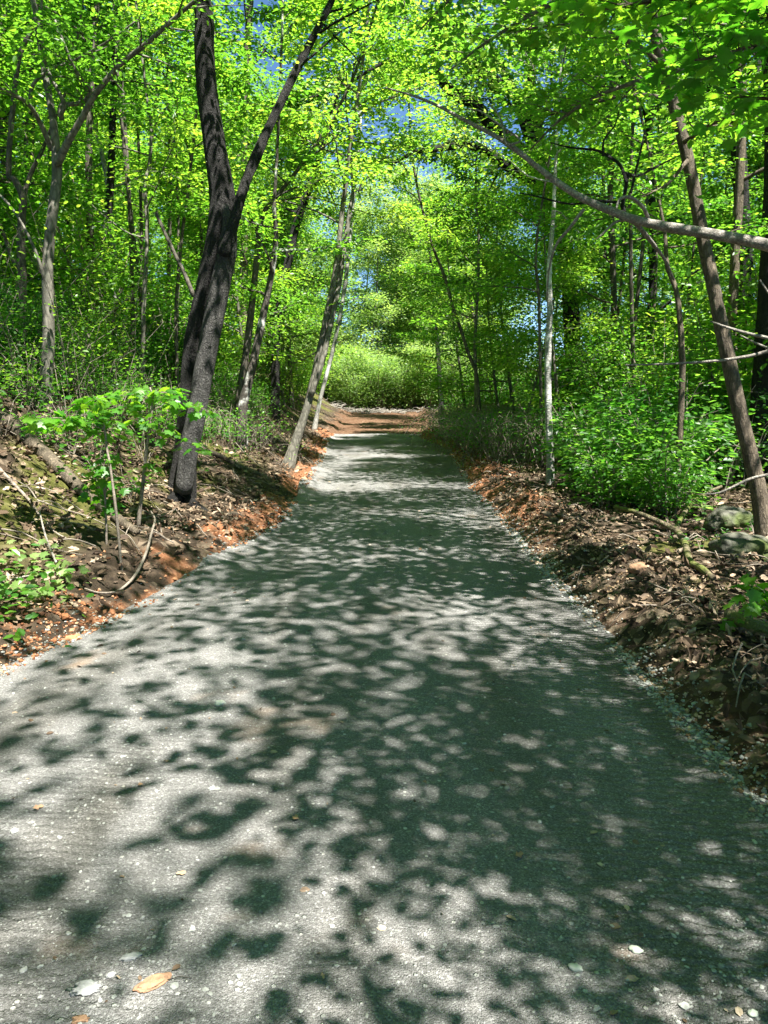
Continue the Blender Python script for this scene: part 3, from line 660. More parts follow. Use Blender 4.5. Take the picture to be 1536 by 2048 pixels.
T2 = [
 ("forest_tree", "thick black trunk at the picture's right border behind the slender brown tree", 11.5, [(1522, 930), (1526, 840), (1530, 740), (1536, 640), (1542, 520), (1548, 380)], [50, 46, 44, 42, 40, 38], 15, cd(16, .35, 3.2, 7, 40, .09, bias=(-.3, 0)), 'bark_dark', 'leaf'),
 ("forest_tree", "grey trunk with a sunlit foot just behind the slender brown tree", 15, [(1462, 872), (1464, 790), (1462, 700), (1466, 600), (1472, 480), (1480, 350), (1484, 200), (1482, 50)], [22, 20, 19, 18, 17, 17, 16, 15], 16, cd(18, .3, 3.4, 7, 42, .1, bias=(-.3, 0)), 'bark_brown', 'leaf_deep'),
 ("young_tree", "crooked bare-stemmed young tree winding up to the tangle on the dead limb", 9.8, [(1364, 770), (1363, 700), (1360, 640), (1352, 580), (1334, 530), (1330, 470), (1318, 400)], [12, 12, 11, 10, 9, 7, 5], 6, cd(10, .5, 1.6, 6, 26, .08), 'bark_brown', 'leaf'),
 ("young_tree", "thin dim stem close beside the white-barked tree on its left", 15.5, [(1084, 900), (1082, 800), (1080, 700), (1078, 600), (1072, 500)], [7, 7, 6, 6, 5], 8, cd(10, .4, 2, 6, 34, .085, bias=(-.2, -.2)), 'bark_mid', 'leaf'),
 ("young_tree", "thin arching young tree leaning toward the road beyond the dry vine thicket", 21, [(955, 760), (938, 710), (922, 660), (905, 610), (888, 550), (868, 500), (850, 440)], [7, 7, 7, 6, 6, 5, 5], 10, cd(12, .3, 2.3, 6, 38, .1, bias=(-.3, -.2)), 'bark_mid', 'leaf_yellow'),
 ("young_tree", "dark forked young tree on the shaded right verge near the road's end", 34, [(882, 820), (879, 760), (876, 700), (870, 650), (866, 600)], [10, 9, 9, 7, 6], 9, cd(16, .25, 2.6, 7, 40, .12, bias=(-.2, -.1)), 'bark_dark', 'leaf_yellow'),
 ("young_tree", "pale upright young stem between the arching young tree and the white-barked tree", 23, [(952, 770), (950, 700), (952, 640), (956, 570)], [7, 7, 6, 6], 10, cd(14, .3, 2.4, 7, 40, .11, bias=(-.2, -.2)), 'bark_grey', 'leaf'),
 ("forest_tree", "dim straight trunk between the white-barked tree and the crooked bare-stemmed tree", 18, [(1222, 800), (1226, 700), (1228, 600), (1224, 480), (1220, 360)], [13, 13, 12, 12, 11], 13, cd(18, .25, 3, 7, 42, .1, bias=(-.3, -.1)), 'bark_mid', 'leaf'),
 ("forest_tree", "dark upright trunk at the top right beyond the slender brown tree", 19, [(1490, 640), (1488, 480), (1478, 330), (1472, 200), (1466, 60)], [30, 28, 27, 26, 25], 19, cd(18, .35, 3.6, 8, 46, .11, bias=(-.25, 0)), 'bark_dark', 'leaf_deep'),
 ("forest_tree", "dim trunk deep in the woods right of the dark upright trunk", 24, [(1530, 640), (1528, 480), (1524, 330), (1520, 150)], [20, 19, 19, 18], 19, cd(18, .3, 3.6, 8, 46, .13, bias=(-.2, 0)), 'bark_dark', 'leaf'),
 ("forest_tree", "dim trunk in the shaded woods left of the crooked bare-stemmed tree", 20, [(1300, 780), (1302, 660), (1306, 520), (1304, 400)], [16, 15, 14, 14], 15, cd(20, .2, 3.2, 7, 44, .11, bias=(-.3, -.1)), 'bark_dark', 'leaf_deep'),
]
for n_, (nm, lb, Yd, pts, w, H, crn, bk, lf) in enumerate(T2):
    px_tree(nm, lb, Yd, pts, w, H, crn, bk, lf, seed=60 + n_, sides=9)
# old oak on the right whose heavy black limbs reach over the road
px_tree("old_oak", "old oak with heavy black limbs reaching across the sky over the road", 23,
        [(1150, 820), (1145, 700), (1138, 560), (1120, 440), (1085, 350)], [34, 32, 30, 29, 28], 13, cd(16, .5, 4.2, 8, 46, .12, bias=(-.3, -.1)), 'bark_dark', 'leaf_pale',
        limbs=[dict(pts=[(1085, 350), (1030, 290), (983, 250), (950, 208), (918, 192), (884, 163), (868, 120), (880, 60)], w=[26, 25, 24, 23, 22, 18, 14, 10], lean=-2, ext=3, leaf=dict(n2=16, L2=1.5, nleaf=40, lsize=.12, spread=.3)),
               dict(pts=[(1090, 345), (1070, 240), (1028, 186), (978, 150), (930, 100), (900, 40)], w=[22, 20, 18, 15, 11, 8], lean=-1, ext=3, leaf=dict(n2=16, L2=1.5, nleaf=40, lsize=.12, spread=.3)),
               dict(pts=[(1100, 390), (1010, 330), (960, 296), (913, 292), (870, 298), (830, 304), (780, 330)], w=[20, 17, 15, 14, 12, 9, 6], lean=-3, ext=3, leaf=dict(n2=14, L2=1.5, nleaf=40, lsize=.12, spread=.3)),
               dict(pts=[(1060, 290), (1000, 120), (930, 60), (860, 100), (800, 110), (740, 140)], w=[16, 13, 11, 9, 8, 6], lean=-1, ext=3, leaf=dict(n2=14, L2=1.5, nleaf=40, lsize=.12, spread=.3))],
        seed=81, sides=12)
# broad-leaved tree just outside the frame on the right: its low branches hang into the top right corner
px_tree("broadleaf_tree", "broad-leaved tree whose near maple-leaved branches hang in at the top right corner", 5.2,
        [(1900, 1250), (1880, 1000), (1860, 700), (1835, 420), (1810, 150), (1790, -60)], [60, 54, 50, 46, 42, 38], 9, cd(10, .6, 2.6, 7, 8, .10, bias=(-.5, .3)), 'bark_brown', 'leaf_maple',
        limbs=[dict(pts=[(1812, 160), (1720, 90), (1620, 60), (1530, 80), (1450, 110), (1390, 120)], w=[24, 18, 14, 10, 7, 4], lean=-.4, leaf=dict(n2=12, L2=.6, nleaf=12, lsize=.10, t_from=.4, spread=.17)),
               dict(pts=[(1830, 380), (1740, 280), (1640, 220), (1560, 200), (1480, 195)], w=[22, 16, 12, 8, 4], lean=.4, leaf=dict(n2=10, L2=.6, nleaf=11, lsize=.10, t_from=.45, spread=.17)),
               dict(pts=[(1800, 20), (1680, -40), (1540, -30), (1400, -10), (1250, 10), (1160, 30)], w=[22, 18, 14, 10, 7, 4], lean=0, leaf=dict(n2=14, L2=.6, nleaf=12, lsize=.095, t_from=.35, spread=.17))],
        seed=85, sides=10, tpl=MAPLE)
px_tree("beech_tree", "young tree whose broad rounded leaves hang in over the road at top centre", 6.6,
        [(1760, 1130), (1740, 900), (1700, 600), (1660, 300), (1600, 40), (1540, -160)], [40, 36, 32, 28, 24, 20], 8.5, cd(10, .6, 2.6, 7, 9, .085, bias=(-.5, .1)), 'bark_grey', 'leaf',
        limbs=[dict(pts=[(1560, -100), (1400, -80), (1240, -40), (1100, 10), (980, 80), (900, 140)], w=[16, 13, 10, 8, 6, 3], lean=.4, leaf=dict(n2=20, L2=.75, nleaf=15, lsize=.075, t_from=.35, spread=.2)),
               dict(pts=[(1560, -100), (1380, -140), (1180, -110), (1000, -60), (900, 0), (840, 60)], w=[16, 13, 10, 8, 5, 3], lean=1.2, leaf=dict(n2=20, L2=.8, nleaf=15, lsize=.075, t_from=.35, spread=.2)),
               dict(pts=[(1605, 60), (1450, 120), (1320, 150), (1200, 190), (1120, 240), (1060, 300)], w=[13, 11, 9, 7, 5, 3], lean=.6, leaf=dict(n2=18, L2=.7, nleaf=15, lsize=.07, t_from=.3, spread=.2))],
        seed=86, sides=10)
# dead limb: a dead tree leaning in from the right
rng = np.random.default_rng(91)
YD = 6.2
dp = [(2080, 1160), (1980, 900), (1840, 640), (1700, 540), (1536, 490), (1420, 468), (1300, 447), (1230, 425), (1150, 388), (1080, 338), (1012, 285), (930, 240), (850, 200), (770, 175)]
dw = [44, 38, 32, 26, 22, 20, 17, 15, 13, 11, 9, 7, 5, 3]
P = px_path(dp, YD, rng, 1.2, .1); P[0][2] = hz(P[0][0], P[0][1]) - .1
org = Vector(P[0]); dead = thing("dead_tree", "bare grey dead tree leaning in, its long limb crossing above the road", "dead tree", org)
rad = [wi / FPX * p[1] / 2 for wi, p in zip(dw, P)]
Ps, rs = spline(np.array(P), np.array(rad), 6)
tb = Tubes(); tb.add(Ps, rs, 10, .07, rng); tb.build("trunk", M['bark_dead'], dead, org)
def dead_branch(pts, w, lean, mat='bark_dead', Y0=None):
    t = Tubes(); y0 = Y0 if Y0 else YD + 1.2 * .55
    p = px_path(pts, y0, rng, lean, .05); r = [wi / FPX * q[1] / 2 for wi, q in zip(w, p)]
    q, rr = spline(np.array(p), np.array(r), 4); t.add(q, rr, 6, .05, rng); t.build("branch", M[mat], dead, org)
dead_branch([(1168, 418), (1140, 455), (1112, 490), (1098, 540), (1094, 600)], [7, 6, 5, 4, 2], .3)
dead_branch([(1300, 447), (1286, 415), (1262, 395), (1240, 398), (1232, 420)], [10, 8, 7, 6, 4], -.2)
dead_branch([(1255, 440), (1245, 412), (1250, 385), (1256, 350), (1262, 350)], [9, 8, 7, 7, 5], .1, 'bark_dark')
dead_branch([(1254, 365), (1240, 330), (1212, 310), (1190, 300), (1140, 295), (1100, 285)], [7, 6, 6, 5, 4, 2], .4, 'bark_dark')
dead_branch([(1262, 385), (1272, 340), (1284, 290), (1289, 260)], [6, 5, 4, 2], .3, 'bark_dark')
dead_branch([(1248, 345), (1275, 352), (1310, 335), (1360, 310)], [6, 5, 4, 2], .5, 'bark_dark')
dead_branch([(1206, 312), (1208, 280), (1230, 250), (1240, 215)], [5, 4, 3, 2], .2, 'bark_dark')
dead_branch([(1240, 405), (1190, 402), (1140, 408), (1070, 392), (1040, 386)], [6, 5, 4, 3, 2], .5, 'bark_dark')
dead_branch([(1270, 445), (1300, 480), (1330, 520), (1348, 560)], [9, 8, 6, 4], .4)
dead_branch([(1015, 290), (1040, 280), (1000, 250), (960, 222), (930, 218)], [5, 4, 4, 3, 2], .2)
dead_branch([(1012, 290), (1002, 240), (985, 215), (978, 210)], [4, 4, 3, 2], .3)
dead_branch([(1255, 440), (1230, 445), (1205, 468), (1190, 480)], [6, 5, 4, 2], -.1)

# ------------------------------------------------------------------ tree prototypes and their copies
def proto_tree(name, H, r0, crown, bark, leaf, seed, wob=.5):
    rng = np.random.default_rng(seed)
    n = 9; z = np.linspace(0, H, n)
    ph = rng.random(2) * 6
    P = np.stack([wob * np.sin(z / H * 3 + ph[0]) - wob * math.sin(ph[0]), wob * np.sin(z / H * 2.5 + ph[1]) - wob * math.sin(ph[1]), z - .25], -1)
    P, r = spline(P, np.linspace(r0, r0 * .15, n), 3)
    r = r * (1 + .4 * np.exp(-(P[:, 2] + .25) / .5))
    root = thing(name, "forest tree", "tree", (0, 0, 0))
    tb = Tubes(); cr = Crown(); tb.add(P, r, 7, .05, rng)
    grow(rng, tb, cr, P, r, **crown)
    tb.build("trunk", M[bark], root); cr.build("crown", M[leaf], root, (0, 0, 0))
    return root
PROTO = {
 'under': proto_tree("understory_tree", 8, .06, cd(20, .18, 2.4, 7, 46, .105, spread=.26), 'bark_mid', 'leaf', 201),
 'yellow': proto_tree("understory_tree", 9, .07, cd(20, .2, 2.6, 7, 46, .105, spread=.26), 'bark_grey', 'leaf_yellow', 202),
 'mid': proto_tree("forest_tree", 14, .13, cd(26, .22, 3.4, 8, 34, .13, spread=.34), 'bark_mid', 'leaf', 203),
 'tall': proto_tree("tall_tree", 20, .2, cd(28, .35, 4.4, 8, 30, .15, spread=.44), 'bark_dark', 'leaf', 204, .8),
 'pale': proto_tree("forest_tree", 13, .1, cd(26, .12, 3.2, 8, 46, .14, spread=.34), 'bark_grey', 'leaf_pale', 205),
 'pole': proto_tree("thin_tree", 11, .048, cd(8, .6, 1.5, 5, 14, .1, spread=.2), 'bark_mid', 'leaf', 208, .3),
 'shade_canopy': proto_tree("shade_tree", 9.5, .085, cd(16, .5, 4.0, 6, 15, .11, spread=.22, bias=(-.55, .05), up=.2), 'bark_grey', 'leaf', 207),  # added trees: one-sided open crown shaped to cast dapples on the road
 'ytall': proto_tree("tall_tree", 18, .16, cd(28, .3, 4.0, 8, 30, .15, spread=.44), 'bark_mid', 'leaf_yellow', 206, .8),
}
_used = set()
def put_tree(kind, x, y, label, group, sc=1.0, rz=0.0):
    src = PROTO[kind]
    if kind not in _used: _used.add(kind); root = src
    else:
        root = src.copy(); C.objects.link(root)
        for ch in src.children:
            c = ch.copy(); C.objects.link(c); c.parent = root
    root.location = (x, y, hz(x, y)); root.rotation_euler = (0, 0, rz); root.scale = (sc, sc, sc)
    root['label'] = label; root['group'] = group; root['category'] = 'tree'
    ALL_BASES.append((x, y))
    return root
frng = random.Random(11)
def scatter(zone, n, kinds, label, group, dmin=2.2, margin=2.3, sc=(.85, 1.15)):
    x0, x1, y0, y1 = zone; k = 0; tries = 0
    while k < n and tries < 4000:
        tries += 1
        x = frng.uniform(x0, x1); y = frng.uniform(y0, y1)
        if float(xl(y)) - margin < x < float(xr(y)) + margin and y < 62: continue
        if any((x - a) ** 2 + (y - b) ** 2 < dmin ** 2 for a, b in ALL_BASES): continue
        put_tree(kinds[k % len(kinds)], x, y, label, group, frng.uniform(*sc), frng.uniform(0, 6.28)); k += 1
G1 = "leafy trees of the woods on the bank side"; G2 = "leafy trees of the woods on the level side"; G3 = "pale sunlit trees beyond the road's end"
scatter((-13, -5.5, 11, 24), 11, ['under', 'mid', 'yellow', 'under', 'yellow'], "leafy tree in the bank-side woods behind the slim trunks", "leafy trees behind the slim trunks on the bank")
scatter((-22, -4, 24, 42), 17, ['mid', 'tall', 'yellow', 'ytall', 'under'], "taller leafy tree far back in the bank-side woods", "tall trees far back in the bank-side woods", 2.6)
scatter((4, 13, 11, 24), 12, ['under', 'yellow', 'mid', 'under'], "leafy tree in the shaded woods behind the boulder and white-barked tree", "leafy trees in the shaded woods past the boulder")
scatter((3.2, 22, 24, 42), 16, ['mid', 'ytall', 'under', 'tall', 'yellow'], "taller leafy tree far back in the woods beyond the old oak", "tall trees far back past the old oak", 2.6)
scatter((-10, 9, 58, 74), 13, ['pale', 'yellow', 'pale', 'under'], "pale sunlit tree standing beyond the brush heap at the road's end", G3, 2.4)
scatter((-34, -8, 42, 75), 13, ['tall', 'ytall', 'mid'], "distant tall tree in the bank-side woods toward the road's end", "distant tall trees toward the road's end on the bank side", 3.5)
scatter((13, 34, 42, 75), 13, ['tall', 'ytall', 'mid'], "distant tall tree in the level woods toward the road's end", "distant tall trees toward the road's end on the level side", 3.5)
scatter((-10, 9, 70, 95), 9, ['ytall', 'pale', 'mid'], "hazy tall tree closing the view far beyond the road's end", "tall trees closing the far view", 3)
scatter((-9, -4.6, 29, 48), 4, ['yellow', 'pale', 'yellow'], "sunlit young tree crowding the bank side of the dirt track", "sunlit young trees along the dirt track, bank side", 1.8, .9)
for k, (x, y) in enumerate([(2.6, 30), (-4.6, 33)]):
    put_tree(['yellow', 'pale'][k % 2], x, y, "sunlit young tree beside the first stretch of the dirt track", "sunlit young trees where the gravel ends", .95, k * 2.1)
for k, (x, y) in enumerate([(-2.6, 58), (-.2, 61), (2.2, 58.5), (-1.2, 67), (-4.9, 60), (4, 63), (.9, 70)]):
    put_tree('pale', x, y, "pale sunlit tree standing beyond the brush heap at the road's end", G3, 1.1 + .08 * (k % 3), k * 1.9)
for k, (x, y) in enumerate([(3.7, 17.6), (3.3, 21.2), (3.3, 25), (-4.2, 21.5)]):
    put_tree('yellow', x, y, "low young tree at the verge whose leafy branches reach toward the road", "young leafy trees at the verge", .72 + .06 * k, k * 2.3)
for k in range(16):
    y = frng.uniform(12.5, 21); x = float(xl(y)) - frng.uniform(2.6, 8.5)
    put_tree('pole', x, y, "thin straight bare-stemmed tree among the bank-side bushes", "thin straight stems among the bank-side bushes", frng.uniform(.8, 1.2), k * 1.1)
for k in range(8):
    y = frng.uniform(14, 24); x = float(xr(y)) + frng.uniform(1.8, 7)
    put_tree('pole', x, y, "thin straight bare-stemmed tree among the bushes past the white-barked tree", "thin straight stems past the white-barked tree", frng.uniform(.8, 1.2), k * 1.1)
# trees added beside the camera and the road for their overhead shade
for kind, x, y, s in (('tall', -7.5, 7.0, .95), ('mid', -6.0, 1.0, .9)):
    put_tree(kind, x, y, "tall tree added beside the near road for the shade of its high crown", "tall trees added to shade the near road", s, frng.uniform(0, 6.28))
for x, y, s, rz in ((-4.7, 4.2, 1.25, 3.0), (-5.2, 2.4, 1.1, 2.7), (5.3, 1.0, .95, .1), (4.5, 2.7, 1.05, -.2), (5.6, -2.6, 1.7, .2), (3.5, 1.0, .62, .1), (3.9, 1.5, .66, 1.0), (3.7, .2, .6, -.6), (3.6, 2.3, .6, .5), (4.0, 4.0, 1.05, .35), (5.0, 8.0, 1.05, .1), (6.0, 11.8, 1.1, -.1)):
    put_tree('shade_canopy', x, y, "grey-barked tree added at the verge to dapple the road with crown shade", "spreading trees added to shade the road", s, rz)

# the wood goes on behind the camera and closes off the open sky there
for k, (x, y) in enumerate([(-5, -5), (9.5, -5), (-8, -9), (7.5, -9.5), (-3.4, -12), (3.2, -14), (-11, -2), (0, -21), (-8, -18), (8, -19), (-14, -11)]):
    put_tree(['under', 'ytall', 'yellow', 'mid'][k % 4], x, y, "tree of the wood behind the viewer along the gravel road", "trees of the wood behind the viewer", 1.0, k * 1.3)

# ------------------------------------------------------------------ tall bushes that close the woods at eye level
def proto_bush(name, H, W, nst, nleaf, lsize, leaf, seed, bark='twig', flat=.45):
    rng = np.random.default_rng(seed)
    root = thing(name, "bush", "bush", (0, 0, 0)); tb = Tubes(); cr = Crown()
    for k in range(nst):
        az = rng.random() * 6.28; w = W * rng.uniform(.15, 1); h = H * rng.uniform(.45, 1)
        q = np.array([(.1 * math.cos(az), .1 * math.sin(az), -.1), (.4 * w * math.cos(az), .4 * w * math.sin(az), h * .5), (w * math.cos(az + .3), w * math.sin(az + .3), h)])
        q, r = spline(q, np.array([.018, .012, .004]) * (.6 + H * .25), 4)
        tb.add(q, r, 4, cap=False)
        leafy_limb(rng, tb, cr, q, r, 8, .28 * H * .6 + .15, nleaf, lsize, .10 + .05 * H, .15, flat)
    tb.build("stem", M[bark], root); cr.build("foliage", M[leaf], root, (0, 0, 0))
    return root
PROTO['bush'] = proto_bush("bush", 3.2, 1.5, 12, 24, .10, 'leaf', 301)
PROTO['bush_y'] = proto_bush("bush", 3.8, 1.6, 12, 24, .10, 'leaf_yellow', 302)
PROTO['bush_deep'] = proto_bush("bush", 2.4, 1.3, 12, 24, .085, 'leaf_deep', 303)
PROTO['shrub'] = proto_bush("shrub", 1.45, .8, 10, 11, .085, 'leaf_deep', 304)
PROTO['bush_pale'] = proto_bush("bush", 4.2, 1.8, 13, 24, .13, 'leaf_pale', 305)
def bushes(zone, n, kinds, label, group, dmin=1.3, margin=1.6, sc=(.75, 1.25)):
    x0, x1, y0, y1 = zone; k = 0; tr = 0; mine = []
    while k < n and tr < 4000:
        tr += 1
        x = frng.uniform(x0, x1); y = frng.uniform(y0, y1)
        if float(xl(y)) - margin < x < float(xr(y)) + margin and y < 52: continue
        if any((x - a) ** 2 + (y - b) ** 2 < dmin ** 2 for a, b in mine): continue
        mine.append((x, y))
        o = put_tree(kinds[k % len(kinds)], x, y, label, group, frng.uniform(*sc), frng.uniform(0, 6.28)); o['category'] = 'bush'; k += 1
        ALL_BASES.pop()
bushes((-16, -5.2, 13, 26), 26, ['bush', 'bush_deep', 'bush_y'], "leafy bush filling the bank-side woods behind the slim trunks", "bushes filling the bank-side woods", 1.5, 2.6)
bushes((-24, -4, 26, 46), 24, ['bush', 'bush_y'], "leafy bush far back in the bank-side woods toward the road's end", "bushes far back on the bank side", 1.8, 2.2)
bushes((4.4, 14, 12, 26), 30, ['bush_deep', 'bush', 'bush_deep', 'bush_y'], "leafy bush in the shaded woods behind the green shrubs and white-barked tree", "bushes in the shaded woods", 1.4, 2.4)
bushes((2.2, 24, 26, 46), 26, ['bush', 'bush_y', 'bush_deep'], "leafy bush along the level side toward the road's end", "bushes far along the level side", 1.7, 1.4)
bushes((-6, 4, 49, 53), 11, ['bush_pale'], "light green bush right behind the brush heap", "bushes right behind the brush heap", .9, 0)
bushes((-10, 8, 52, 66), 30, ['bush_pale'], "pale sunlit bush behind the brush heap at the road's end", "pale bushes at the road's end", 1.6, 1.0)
bushes((-9.5, -4.3, 9.5, 15.5), 16, ['bush_deep', 'bush'], "low leafy bush on top of the bank behind the maple saplings", "low bushes on top of the bank", .9, 2.2, (.35, .6))
bushes((-12, -6.5, 12, 17), 9, ['bush', 'bush_y'], "head-high leafy bush on the bank between the pale forked and twin-stemmed trees", "head-high bushes on the bank", 1.3, 3)
for k, (x, y) in enumerate([(-3.1, 49.4), (-2.2, 50.4), (-1.2, 49.6), (-.3, 50.6), (.6, 49.5), (1.5, 50.5), (-4.0, 50.6), (-1.7, 51.8), (.2, 52)]):
    o = put_tree('bush_pale', x, y, "light green bush right behind the brush heap", "bushes right behind the brush heap", .8 + .1 * (k % 3), k * 1.3); o['category'] = 'bush'; ALL_BASES.pop()
# broad-leaved shrubs between the white-barked tree and the slender brown tree
for k, (px, py, Yd, s) in enumerate([(1180, 1000, 12.0, .9), (1240, 1010, 10.8, 1.0), (1300, 1000, 10.2, 1.15), (1350, 985, 11, 1.2), (1410, 960, 11.6, 1.1), (1270, 960, 12.6, 1.25), (1210, 1035, 10.0, .75), (1340, 1040, 9.4, .7), (1440, 935, 13, 1.2), (1380, 930, 13.5, 1.3), (1160, 960, 14.5, 1.0), (1230, 930, 14.6, 1.3)]):
    p = at(px, py, Yd); o = put_tree('shrub', p.x, p.y, "dark green broad-leaved shrub in the bed between the white-barked and slender brown trees", "dark green shrubs beside the white-barked tree", s, k * 1.7)
    o['category'] = 'shrub'; ALL_BASES.pop()

# ------------------------------------------------------------------ low undergrowth (uncountable)
def undergrowth(name, label, pts, mat, seed, hr=(.25, 1.2), nst=4, nl=16, size=.06):
    rng = np.random.default_rng(seed); P = []; A = []; NN = []; S = []; RR = []; tb = Tubes()
    for (x, y) in pts:
        z = hz(x, y); h = rng.uniform(*hr) * (1 + .015 * y); yg = rng.normal(0, .12); far = 1 + max(0, y - 12) * .03
        for s in range(nst):
            az = rng.random() * 6.28; w = h * rng.uniform(.2, .75)
            b = np.array([x, y, z - .03]); e = b + np.array([w * math.cos(az), w * math.sin(az), h * rng.uniform(.6, 1)])
            m = (b + e) / 2 + np.array([-.1 * w * math.cos(az), -.1 * w * math.sin(az), .14 * h])
            if y < 26: tb.add([b, m, e], [.005 * far, .004 * far, .002], 3, cap=False)
            n = int(nl * rng.uniform(.6, 1.3))
            t = rng.uniform(.25, 1.05, n)[:, None]
            pos = np.where(t < .5, b + (m - b) * t * 2, m + (e - m) * (t * 2 - 1)) + rng.normal(0, 1, (n, 3)) * np.array([.16, .16, .06]) * (h + .15)
            P.append(pos); a = pos - (b + e) / 2 + rng.normal(0, .15, (n, 3)); a[:, 2] *= .3; A.append(a)
            NN.append(np.array([0, 0, 1.]) + rng.normal(0, .4, (n, 3))); S.append(size * far * rng.uniform(.6, 1.3, n)); RR.append(np.clip(rng.normal(.42 + yg, .2, n), 0, 1))
    o = leaf_object(name, np.concatenate(P), np.concatenate(A), np.concatenate(NN), np.concatenate(S), np.concatenate(RR), LEAF, M[mat])
    stuff(o, label, 'undergrowth'); tb.build("stem", M['twig'], o)
    return o
urng = random.Random(77)
def ug_points(n, side, y0, y1, d0, d1, dens):
    out = []
    while len(out) < n:
        y = y0 * (y1 / y0) ** urng.random(); d = d0 + (d1 - d0) * urng.random() ** .8
        x = float(xl(y)) - d if side < 0 else float(xr(y)) + d
        if urng.random() < dens(x, y, d): out.append((x, y))
    return out
nz2 = lambda x, y: .5 + 1.6 * float(fbm(x * .5, y * .5, 101))
undergrowth("undergrowth", "low green plants and seedlings on the wooded bank", ug_points(780, -1, 8.5, 42, 1.5, 12, lambda x, y, d: nz2(x, y) * min(1, max(.1, (d - 1.6) / 1.2))), 'leaf', 401, (.3, 1.3))
undergrowth("undergrowth", "low green plants and brambles on the level woodland floor", ug_points(640, 1, 8.6, 42, .9, 13, lambda x, y, d: nz2(x, y) * min(1, max(.1, (d - 1.0) / 1.2))), 'leaf_deep', 402, (.25, 1.2))
undergrowth("undergrowth", "thin brushy saplings crowding the top of the bank", ug_points(150, -1, 8.5, 20, 2.2, 8, lambda x, y, d: 1), 'leaf_yellow', 404, (1.2, 2.6), 3, 26, .065)
undergrowth("undergrowth", "low brush and seedlings creeping down the bank toward the road", ug_points(260, -1, 7.5, 26, .9, 3.6, lambda x, y, d: nz2(x, y) * min(1, d / 2.4)), 'leaf_deep', 406, (.25, .8), 4, 16, .055)
undergrowth("undergrowth", "scattered small green seedlings on the litter near the road", ug_points(34, -1, 4.8, 11, .9, 5, lambda x, y, d: .8) + ug_points(34, 1, 5.5, 10, 1.2, 5, lambda x, y, d: .8), 'leaf_deep', 403, (.08, .3), 3, 8, .045)
# the far wood that reads as one mass
rng = np.random.default_rng(405); n = 70000
ang = rng.uniform(-1.0, 1.0, n); dist = rng.uniform(72, 120, n); fx = dist * np.sin(ang); fy = dist * np.cos(ang)
top = 9 + 12 * (fbm(ang * 14, dist * .03, 111) + .5) + np.abs(ang) * 6
fz = height(fx, fy) + top * rng.random(n) ** .8
keep = fbm(ang * 40, fz * .35, 115, 3) > -.12
fx, fy, fz = fx[keep], fy[keep], fz[keep]; n = len(fx)
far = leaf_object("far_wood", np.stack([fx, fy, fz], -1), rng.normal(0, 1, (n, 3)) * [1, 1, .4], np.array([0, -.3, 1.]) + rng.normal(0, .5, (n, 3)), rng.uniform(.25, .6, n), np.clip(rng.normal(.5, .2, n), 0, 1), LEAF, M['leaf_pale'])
stuff(far, "far sunlit wood closing the view beyond the road", 'wood')

# ------------------------------------------------------------------ leaf litter, clods, gravel (uncountable)
def litter(name, label, side, n, y0, y1, d0, d1, seed, dens):
    rng = np.random.default_rng(seed)
    y = y0 * (y1 / y0) ** rng.random(n * 3); d = d0 + (d1 - d0) * rng.random(n * 3) ** 1.3
    x = xl(y) - d if side < 0 else xr(y) + d
    k = rng.random(n * 3) < dens(x, y, d); x, y = x[k][:n], y[k][:n]; m = len(x)
    z = height(x, y) + rng.uniform(.0, .045, m)
    e = .05; gxs = (height(x + e, y) - height(x - e, y)) / (2 * e); gys = (height(x, y + e) - height(x, y - e)) / (2 * e)
    nn = np.stack([-gxs, -gys, np.ones(m)], -1) + rng.normal(0, .42, (m, 3))
    a = rng.normal(0, 1, (m, 3)); a[:, 2] *= .3
    S = (.03 + .075 * rng.random(m) ** 1.4) * (1 + .02 * y)
    h = m // 3
    V = []; LO = []; LT = []; RR = []; off = 0
    for sl, tpl in ((slice(0, h), OAK), (slice(h, 2 * h), OAK_CURL), (slice(2 * h, m), LEAF)):
        v, lo, lt, rr = leaves_np(np.stack([x, y, z], -1)[sl], a[sl], nn[sl], S[sl], np.clip(rng.beta(1.6, 2.0, m)[sl], 0, 1), tpl)
        V.append(v); LO.append(lo + off); LT.append(lt); RR.append(rr); off += len(v)
    me = np_mesh(name, np.concatenate(V), np.concatenate(LO), np.concatenate(LT), M['litter'], {"rnd": ('FACE', np.concatenate(RR))})
    return stuff(link(bpy.data.objects.new(name, me)), label, 'leaf litter')
litter("fallen_leaves", "dry brown fallen leaves covering the bank", -1, 24000, 3.6, 30, .15, 8, 411, lambda x, y, d: np.clip(.45 + 1.5 * fbm(x * .7, y * .7, 121), .08, 1) * np.clip((d - .1) / .6, .15, 1))
litter("fallen_leaves", "dry brown fallen leaves covering the level verge", 1, 20000, 2.6, 26, .08, 7, 412, lambda x, y, d: np.clip(.5 + 1.5 * fbm(x * .7, y * .7, 131), .1, 1) * np.clip((d - .02) / .6, .15, 1))
_g = (1 + 5 ** .5) / 2
ICO_V = np.array([(-1, _g, 0), (1, _g, 0), (-1, -_g, 0), (1, -_g, 0), (0, -1, _g), (0, 1, _g), (0, -1, -_g), (0, 1, -_g), (_g, 0, -1), (_g, 0, 1), (-_g, 0, -1), (-_g, 0, 1)]) / math.sqrt(1 + _g * _g)
ICO_F = np.array([(0, 11, 5), (0, 5, 1), (0, 1, 7), (0, 7, 10), (0, 10, 11), (1, 5, 9), (5, 11, 4), (11, 10, 2), (10, 7, 6), (7, 1, 8), (3, 9, 4), (3, 4, 2), (3, 2, 6), (3, 6, 8), (3, 8, 9), (4, 9, 5), (2, 4, 11), (6, 2, 10), (8, 6, 7), (9, 8, 1)])
